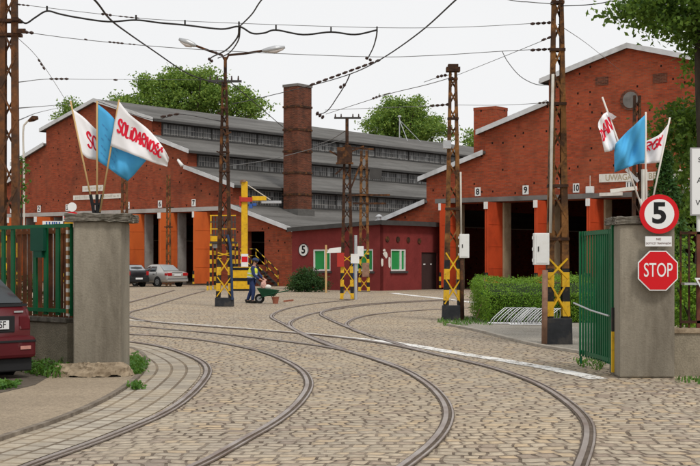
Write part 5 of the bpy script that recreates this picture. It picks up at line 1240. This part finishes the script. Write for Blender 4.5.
skin_obj('jacket', jk, [('pel', 'waist'), ('waist', 'chest'), ('chest', 'neck0'), ('chest', 'rsh'), ('rsh', 'rel'), ('rel', 'rwr'), ('chest', 'lsh'), ('lsh', 'lel'), ('lel', 'lwr')], M['navy'], pe, MP)
tj = sub(['pel', 'rhip', 'rknee', 'rank', 'lhip', 'lknee', 'lank'], .022, 1.0)
skin_obj('trousers', tj, [('pel', 'rhip'), ('rhip', 'rknee'), ('rknee', 'rank'), ('pel', 'lhip'), ('lhip', 'lknee'), ('lknee', 'lank')], M['navy'], pe, MP)
vj = {'a': ((-.02, 0, .95), (.215, .20)), 'b': ((.0, 0, 1.1), (.21, .195)), 'c': ((.05, 0, 1.3), (.235, .22)), 'd': ((.072, 0, 1.42), (.15, .16))}
vo = skin_obj('vest', vj, [('a', 'b'), ('b', 'c'), ('c', 'd')], M['vest'], pe, MP)
for z, x, r in ((1.02, -.01, .196), (1.16, .015, .200)):
    b = MB(MP); b.tube([(x, 0, z-.025), (x+.006, 0, z+.025)], r, 18); b.build('reflective_band', M['reflect'], vo)
for s, nm in ((-1, 'r'), (1, 'l')):
    a, t = Vector(J[nm+'ank'][0]), Vector(J[nm+'toe'][0]); b = MB(MP); b.tube([a+Vector((-.05, 0, .05)), a+Vector((-.03, 0, -.03)), a.lerp(t, .5)+Vector((0, 0, -.01)), t+Vector((.04, 0, .01))], [.06, .062, .056, .04], 10); b.build('boot', M['boot'], pe, smooth=True)
b = MB(MP); b.ball((.12, 0, 1.655), .105, 1.02, .93, .95, 12); b.build('hair', M['hair'], pe, smooth=True)
b = MB(MP); b.ball((.125, 0, 1.70), .112, 1.03, .95, .72, 12); b.tube([(.17, 0, 1.69), (.275, 0, 1.665)], [.075, .05], 10); b.build('cap', M['cap'], pe, smooth=True)
b = MB(MP); b.ball((.215, 0, 1.60), .018, 1.1, .8, 1.2, 8); b.build('nose', M['skin'], pe, smooth=True)
for s in (-1, 1):
    b = MB(MP); b.ball((.2, s*.033, 1.625), .011, 1, 1, .7, 8); b.build('eye', M['hair'], pe); b = MB(MP); b.ball((.115, s*.092, 1.6), .028, .6, .4, 1, 8); b.build('ear', M['skin'], pe)
b = MB(MP); b.box((.2, -.025, 1.553), (.212, .025, 1.561)); b.build('mouth', M['redbox'], pe)
# wheelbarrow: wheel by the person's feet, handles away to the right
MWb = Matrix.Translation((P(257, 0, pf.y).x, pf.y-.25, 0)) @ Matrix.Rotation(R(-6), 4, 'Z')
wb = thing('wheelbarrow', 'dark green wheelbarrow with its handles pointing right', 'wheelbarrow', M=MWb)
b = MB(MWb); b.cyl((.12, -.04, .19), .19, .08, 20, 'Y'); wh = b.build('wheel', M['tyre'], wb, bevel=.015); b = MB(MWb); b.cyl((.12, -.046, .19), .10, .092, 14, 'Y'); b.build('rim', M['rim'], wh)
b = MB(MWb); lo = [(.24, -.17, .30), (.70, -.2, .30), (.70, .2, .30), (.24, .17, .30)]; hi = [(.06, -.28, .60), (.86, -.3, .52), (.86, .3, .52), (.06, .28, .60)]
b.add(lo+hi, [(3, 2, 1, 0), (0, 1, 5, 4), (1, 2, 6, 5), (2, 3, 7, 6), (3, 0, 4, 7)]); b.build('tray', M['barrow'], wb, solid=.012)
for s in (-1, 1):
    b = MB(MWb); b.tube([(.12, s*.06, .19), (.3, s*.2, .28), (.8, s*.25, .42), (1.22, s*.28, .50)], .02, 8); b.build('handle', M['barrow'], wb, smooth=True)
    b = MB(MWb); b.tube([(.62, s*.22, .33), (.72, s*.24, .0)], .018, 6); b.build('leg', M['barrow'], wb)
q = thing('bag', 'pinkish bag held over the wheelbarrow tray', 'bag', M=MWb @ Matrix.Translation((.28, 0, .55)))
b = MB(MWb); b.ball((.27, 0, .70), .13, .9, .7, 1.1, 12); b.tube([(.28, 0, .78), (.31, 0, .88), (.36, 0, .95)], [.09, .045, .03], 8); b.v = [v+Vector((random.uniform(-.014, .014), random.uniform(-.014, .014), random.uniform(-.014, .014))) for v in b.v]; b.build('sack', M['pinkbag'], q, smooth=False); b = MB(MWb); b.ball((.44, .02, .64), .12, 1.2, .8, .8, 10); b.build('white_bundle', M['offwhite'], q, smooth=True)
b = MB(); X = P(275.5, 0, pf.y-.55).x; b.tube([(X, pf.y-.55, 0), (X, pf.y-.55, .26)], [.10, .14], 14); b.tube([(X, pf.y-.55, .24), (X, pf.y-.55, .27)], .15, 14); solo(b, 'bucket', M['claypot'], 'reddish bucket standing under the barrow handles', 'bucket', (X, pf.y-.55, 0))
b = MB(); b.bar(tuple(G(284, 302)+Vector((0, 0, .03))), tuple(G(293, 301)+Vector((0, 0, .03))), .07, .05); solo(b, 'plank', M['claypot'], 'short reddish plank lying on the setts right of the barrow', 'plank', G(288, 301.5))
# small signpost by the office
c = P(326, 246, 67); sp_ = thing('signpost', 'wooden stake with a tilted white board by the office window', 'sign', (c.x, 67, 0))
b = MB(); b.box((c.x-.05, 67, 0), (c.x+.05, 67.08, c.z+.05)); b.build('stake', M['wood'], sp_)
a = P(326.5, 253, 66.97); q = P(341.5, 247, 66.97); b = MB(); b.prism([(a.x, 66.95, a.z), (q.x, 66.95, P(0, 252.5, 67).z), (q.x, 66.95, q.z), (a.x+.15, 66.95, P(0, 248.5, 67).z)], (0, .03, 0)); b.build('board', M['white'], sp_)

# ------------------------------------------------------------------ boards, lamps and small fixings on the facades
def wall_board(label, x0, y0, x1, y1, lines, mark='faded_lettering', mat='offwhite', cat='sign board', name='sign_board'):
    a, c = fac_px(x0, y1), fac_px(x1, y0); r = thing(name, label, cat, M=FAC @ Matrix.Translation(((a.x+c.x)/2, -.03, a.z)))
    b = MB(FAC); b.box((a.x, -.06, a.z), (c.x, -.02, c.z)); b.build('board', M[mat], r)
    rg = random.Random(int(x0)); ink = bpy.data.materials.get('faded_ink') or mk('faded_ink', (.42, .38, .32), .8, .2, 8)
    b = MB(FAC)
    for (t0, t1, z, h) in lines:
        x = a.x+(c.x-a.x)*t0; e = a.x+(c.x-a.x)*t1; hh_ = (c.z-a.z)*h; zz = a.z+(c.z-a.z)*z
        while x < e:
            w_ = hh_*rg.uniform(.25, .6); b.box((x, -.066, zz-hh_*.5), (x+hh_*.16, -.061, zz+hh_*.5))
            if rg.random() < .6: b.box((x+hh_*.17, -.0655, zz+hh_*rg.uniform(-.4, .4)), (x+w_, -.061, zz+hh_*rg.uniform(-.4, .4)+.02))
            x += w_+hh_*.3
    if lines: b.build(mark, ink, r)
    return r, a, c
wall_board('narrow upper white board high on the left gable', 83, 185, 103.5, 191.8, [(.08, .92, .5, .4)])
wall_board('long white board under the narrower one on the left gable', 73.8, 193.3, 121.3, 200.2, [(.05, .40, .5, .5), (.60, .96, .5, .5)])
r, a, c = wall_board('long cream board on the right shed above the gate', 599.5, 170.5, 684, 182.5, [])
ink = mk('tan_ink', (.40, .33, .22), .8, .15, 8)
for t, s in ((.24, 'UWAGA'), (.64, 'BE')):
    b = MB(); text_into(b, s, .46, FAC @ face_m((a.x+(c.x-a.x)*t, -.064, (a.z+c.z)/2)), .002, .004, .9); b.build('lettering', ink, r)
wall_board('white inscribed board near the maple on the right shed', 672, 168.5, 683.5, 175, [(.1, .9, .5, .45)])
def wall_lamp(label, x, y, dx):
    c = fac_px(x, y); r = thing('wall_lamp', label, 'lamp', M=FAC @ Matrix.Translation((c.x, 0, c.z)))
    b = MB(FAC); b.tube(catmull([(c.x, .02, c.z-.5), (c.x, -.5, c.z), (c.x+dx*.4, -.9, c.z+.05), (c.x+dx, -1.0, c.z-.2)], 4), .035, 6); b.build('arm', M['pipewhite'], r, smooth=True)
    b = MB(FAC); b.tube([(c.x+dx*.55, -.95, c.z+.0), (c.x+dx*1.5, -1.0, c.z-.42)], [.08, .13], 8); b.build('lamp_head', M['white'], r, smooth=True)
wall_lamp('pale curved lamp on the stepped left gable', 185, 161, .5)
def bulk(label, x, y, s):
    c = fac_px(x, y); r = thing('wall_lamp', label, 'lamp', M=FAC @ Matrix.Translation((c.x, 0, c.z)))
    b = MB(FAC); b.box((c.x-s*.5, -.25, c.z-s*.7), (c.x+s*.5, -.003, c.z+s*.2)); b.build('lamp_head', M['white'], r, bevel=.03); b = MB(FAC); b.tube([(c.x, -.1, c.z+s*.2), (c.x, -.1, c.z+s*1.6)], .025, 6); b.build('conduit', M['pipewhite'], r)
bulk('small white lamp box right of the number ten plate', 591, 188, .42)
bulk('small white box lamp on the right shed near the sign board', 561, 186, .2)
# strip lamp above gate eleven
c = fac_px(607.5, 195.4); d_ = fac_px(629.5, 193.4); b = MB(FAC); b.box((c.x, -.95, c.z-.08), (d_.x, -.8, c.z+.10)); b.box((c.x+.4, -.8, c.z-.02), (c.x+.5, -.003, c.z+.04)); b.box((d_.x-.5, -.8, c.z-.02), (d_.x-.4, -.003, c.z+.04)); solo(b, 'strip_lamp', M['offwhite'], 'long cream strip lamp over the gate beside the right flags', 'lamp', W(c.x, -.88, c.z))
# roof antenna: mast with two stays on the long roof
rv = side_px(399.5, 139.5, UL); bz = ramp_w(((0, 13.45), (5.85, 11.72)), 0)+.15
ra = thing('roof_antenna', 'white antenna mast with stays on the long roof', 'antenna', M=FAC @ Matrix.Translation((UL, rv.y, bz)))
b = MB(FAC); b.tube([(UL, rv.y, bz), (UL, rv.y, bz+2.0)], .05, 6); b.ball((UL, rv.y, bz+2.05), .18, 1, 1, .7, 8); b.build('mast', M['galv'], ra)
for du, dv in ((1.6, -.9), (1.4, 1.6)):
    b = MB(FAC); b.tube([(UL, rv.y, bz+1.7), (UL+du, rv.y+dv, bz-du*.29)], .035, 5); b.build('stay', M['galv'], ra)
# roadside signs peeping over the left gate
ZQ = 38; c = P(72, 207, ZQ); r = thing('tram_stop_sign', 'round white sign above the left gate with yellow and red below', 'road sign', (c.x, ZQ, 0))
plate(r, 'disc', ngon(c, .135, 20), ZQ, .02, M['signwhite']); b = MB(); b.cyl((c.x, ZQ+.05, 0), .03, c.z, 8); b.build('post', M['galv'], r)
pts = [(c.x+math.cos(math.pi*k/10)*.24, 0, c.z-.33+math.sin(math.pi*k/10)*.20) for k in range(11)]; plate(r, 'red_arch', pts, ZQ+.006, .02, M['red'])
pts = [(c.x+math.cos(math.pi*k/10)*.18, 0, c.z-.335+math.sin(math.pi*k/10)*.12) for k in range(11)]; plate(r, 'yellow_panel', pts, ZQ-.002, .006, M['yellow'])
a, c = P(42.5, 226.5, 30), P(63, 221, 30); r = thing('street_name_plate', 'small pale blue plate just above the left gate', 'road sign', ((a.x+c.x)/2, 30, 0)); b = MB(); b.box((a.x, 30, a.z), (c.x, 30.02, c.z)); pb_ = b.build('plate', M['signwhite'], r)
b = MB(); b.cyl(((a.x+c.x)/2, 30.06, 0), .03, c.z, 8); b.build('post', M['galv'], r)
b = MB(); rg = random.Random(2); x = a.x+.08
while x < c.x-.08: b.box((x, 29.994, a.z+.025), (x+.03, 29.999, c.z-.02)); x += rg.uniform(.045, .07)
b.build('faded_lettering', M['bluebox'], pb_)
a, c = P(64.5, 227, 30), P(73, 222.5, 30); r = thing('marker_plate', 'small yellow plate between the gate top and left pillar cap', 'road sign', ((a.x+c.x)/2, 30, 0)); b = MB(); b.box((a.x, 30, a.z), (c.x, 30.02, c.z)); b.build('plate', M['yellow'], r); b = MB(); b.cyl(((a.x+c.x)/2, 30.06, 0), .03, a.z+.05, 8); b.build('post', M['galv'], r)
# distant swan-neck lamp left of the gable
ZD = 60; r = thing('street_lamp', 'thin distant street lamp left of the left gable', 'street lamp', (P(24, 0, ZD).x, ZD, 0))
b = MB(); b.tube(catmull([(P(24, 0, ZD).x, ZD, 0), P(24, 180, ZD), P(23.2, 132, ZD), P(26, 123, ZD), P(31, 119, ZD)], 4), .045, 6); b.build('mast', M['pipewhite'], r, smooth=True)
b = MB(); b.tube([P(28.5, 121, ZD), P(33, 118.5, ZD), P(38, 117.8, ZD)], [.06, .14, .08], 8); b.build('lamp_head', M['darkrust'], r, smooth=True)
q = MB(M5); c = P(447, 145.5, Z5); q.box((c.x-b5.x-.12, -.25, c.z-.1), (c.x-b5.x+.1, -.05, c.z+.12)); q.build('flood_lamp', M['galv'], p5)
q = MB(M5); q.tube([(c.x-b5.x, -.05, c.z), (-hw5(c.z)+.02, 0, c.z-.05)], .02, 6); q.build('bracket', M['darkrust'], p5)

# ------------------------------------------------------------------ overhead wires
def chain(b, a, c, n, r):
    a = Vector(a); c = Vector(c)
    for k in range(n):
        t0, t1 = (k+.12)/n, (k+.88)/n; b.tube([a.lerp(c, t0), a.lerp(c, (t0+t1)/2), a.lerp(c, t1)], [r*.55, r, r*.55], 6)
def wire(label, pts, r, ins=(), cat='overhead wire', name='overhead_wire', clips=(), mat='wire', n=6):
    p = [P(*q) for q in pts]; root = thing(name, label, cat, p[0], group='overhead tram wires')
    c = catmull(p, n) if len(p) > 2 else [p[0].lerp(p[1], k/8)+Vector((0, 0, -.012*(p[1]-p[0]).length*4*(k/8)*(1-k/8))) for k in range(9)]
    b = MB(); b.tube(c, r, 5); b.build('cable', M[mat], root, smooth=True)
    for x0, y0, x1, y1, Z, m, rr in ins:
        for k in range(m):
            b = MB(); a, e = P(x0, y0, Z), P(x1, y1, Z); t0, t1 = (k+.08)/m, (k+.92)/m
            b.tube([a.lerp(e, t0), a.lerp(e, (t0+t1)/2), a.lerp(e, t1)], [rr*.5, rr, rr*.5], 6); b.build('insulator', M['insul'], root)
    for x, y, Z in clips:
        b = MB(); q = P(x, y, Z); b.box((q.x-.015, Z-.02, q.z-.01), (q.x+.015, Z+.02, q.z+.09)); b.build('clip', M['wire'], root)
    return root
Z = 26
wire('thick black feeder cable swinging in loops from the left edge pole', [(17,17.5,Z),(22,21.5,Z),(27,23,Z),(36,17,Z),(47,11,Z),(60,14,Z),(77,17.4,Z),(108,21.6,Z),(136,20,Z),(160,22.8,Z),(185,25,Z),(221,29,Z),(239,26.5,Z),(252,33.2,Z),(264,33,Z),(276,30,Z),(303,34.6,Z),(331,32,Z),(355,34.5,Z),(377,30,Z)], .019,
     clips=[(47,10.5,Z),(136,19.5,Z),(185,24.5,Z),(239,26,Z),(276,29.5,Z),(331,31.5,Z),(377,31,Z)])
wire('highest span wire between the edge pole and tall pole', [(17,4,Z),(103,14.2,Z),(176,20.5,Z),(360,27.2,Z),(460,27,Z),(556,22,Z)], .006, [(17,4.2,30,5.6,Z,3,.02),(101,13.8,112,15.2,Z,3,.03),(118,16,140,18.2,Z,4,.016),(530,23.8,552,22.4,Z,4,.035)], mat='wiregrey')
wire('second span wire carrying bead insulators under the feeder cable', [(17,31,Z),(87,40,Z),(200,49.5,Z),(360,56.5,Z),(430,55.5,Z),(504,51,Z),(556,48.5,Z)], .007, [(19,31.3,34,33,Z,3,.04),(84,38.8,88,40.1,Z,1,.02),(108,41.8,124,43.4,Z,4,.022),(128,43.8,136,44.6,Z,2,.016),(530,50.2,553,48.8,Z,4,.035)], mat='wiregrey')
wire('drop wire slanting from the edge pole to the first flag', [(15,35,Z),(41,62,Z+4),(70,107,Z+14)], .006, [(38,58.5,45,70,Z+4,3,.03)], mat='wiregrey')
wire('low horizontal wire with a short insulator left of the gable', [(19,82,Z),(50,79,40),(92,79.3,60),(140,79.4,80),(226,80,90)], .010, [(49,78.8,69,78.8,42,4,.045),(113,79.7,118,79.9,62,1,.05)], mat='wiregrey')
wire('steep black cable dropping from the top edge to the street lamp', [(-60,-120,13),(40,-50,19),(93,-2,24),(110,19,28),(128,33,34),(154,51,40),(185,72,44),(205,80,46),(227,86,Z2)], .022)
wire('short black cable rising to the top edge over the street lamp', [(420,-160,11),(310,-50,17),(264,-3,22),(252,14,24),(239,27,Z)], .014)
wire('twin jumper loop from the feeder down to the lamp arm', [(239,28,Z),(237,38,28),(226,50,33),(212,57,38),(210,61,40)], .020, [(208,58,213,62,40,2,.06),(214,52,222,55,40,2,.05)])
wire('second jumper loop close beside the first', [(240,28,Z),(238,41,28),(229,53,33),(218,58,38)], .016)
wire('bead insulated feeder running down from the top edge to the chimney', [(760,-260,9),(540,-75,15),(460,-4,22),(420,32,28),(381,59,34),(350,74,40),(309,86,48),(257,98.5,56),(232,104,Z2)], .016, [(309,85.6,381,59.5,38,11,.045)])
wire('jumper cable hanging from the loop end to the beaded feeder', [(377,31,Z),(376,38,28),(373,48,32),(368,58,34)], .016, [(365,57.5,372,60.5,34,2,.045)])
wire('curved jumper from beaded feeder to the chimney insulators', [(350,74,42),(346,83,46),(338,96,52),(327,111,58),(316,115,66)], .022, [(339,88,346,84,46,2,.07),(316,112.5,324,118,60,3,.12)], mat='wire')
wire('wire from the lone pole top crossing left over the trees', [(453,77,Z5),(425,85,39),(390,93.5,43),(360,103,48),(326,114,58)], .012, [(372,98.8,381,95.5,45,3,.05),(383,95,391,92.8,44,2,.025)], mat='wiregrey')
wire('short insulated wire left of the lone pole top', [(452,74.5,Z5),(440,76.6,38),(424,82,41)], .010, [(436,77,447,74.8,Z5,3,.05)], mat='wiregrey')
wire('thin level wire with long insulator at the lone pole', [(451,104,Z5),(434,106,38),(400,107,44),(325,110,60)], .010, [(430,106,450,104.2,Z5,4,.045)], mat='wiregrey')
wire('wire rising from the lone pole to the tall pole', [(455,76,Z5),(500,58,31),(554,36,Z6)], .007, [(541,40.5,552,36.5,Z6,2,.03)], mat='wiregrey')
wire('level wire joining the lone pole with the tall pole', [(455,105,Z5),(505,105,31),(554,102,Z6)], .006, [(538,103,549,102.4,Z6,3,.025)], mat='wiregrey')
wire('slack loop hanging below the span wires left of the tall pole', [(502,51,Z),(508,62,Z),(520,76,Z),(535,84,Z),(548,85,Z)], .008, mat='wiregrey')
wire('wire leaving the tall pole top towards the maple', [(558,6,Z6),(590,4.5,25),(622,-1,24),(760,-30,20)], .010)
wire('wire along the top edge left of the tall pole', [(330,-40,18),(500,-2,24),(530,2,25),(556,4,Z6)], .009, mat='wiregrey')
wire('faint stay from the tall pole to the right shed peak', [(558,24,Z6),(590,46,44),(622,72,67)], .008, mat='wiregrey')
wire('cable from the street lamp pole down behind the chimney', [(228,80,Z2),(255,103,58),(283,127,78)], .020)
wire('wire sweeping from the chimney down to the crossarm pole', [(313,146,84),(330,140,68),(345,131,Z3)], .022, mat='wiregrey')
wire('low pale wire across the roofs from lamp pole to crossarm pole', [(228,166,Z2),(262,161,50),(300,152,53),(345,139,Z3)], .014, mat='wiregrey')
wire('wire with bracket ends along the upper left roof edge', [(97,101,94),(150,119,88),(178,114,84),(226,122,Z2)], .022, [(160,117,180,113.5,84,3,.1)])
wire('wires entering the left gable from the edge pole', [(19,108,Z),(45,106,50),(70,104,88)], .012, mat='wiregrey')
wire('lower wire to the left gable shoulder', [(19,120,Z),(40,112,50),(62,107,90)], .012, mat='wiregrey')
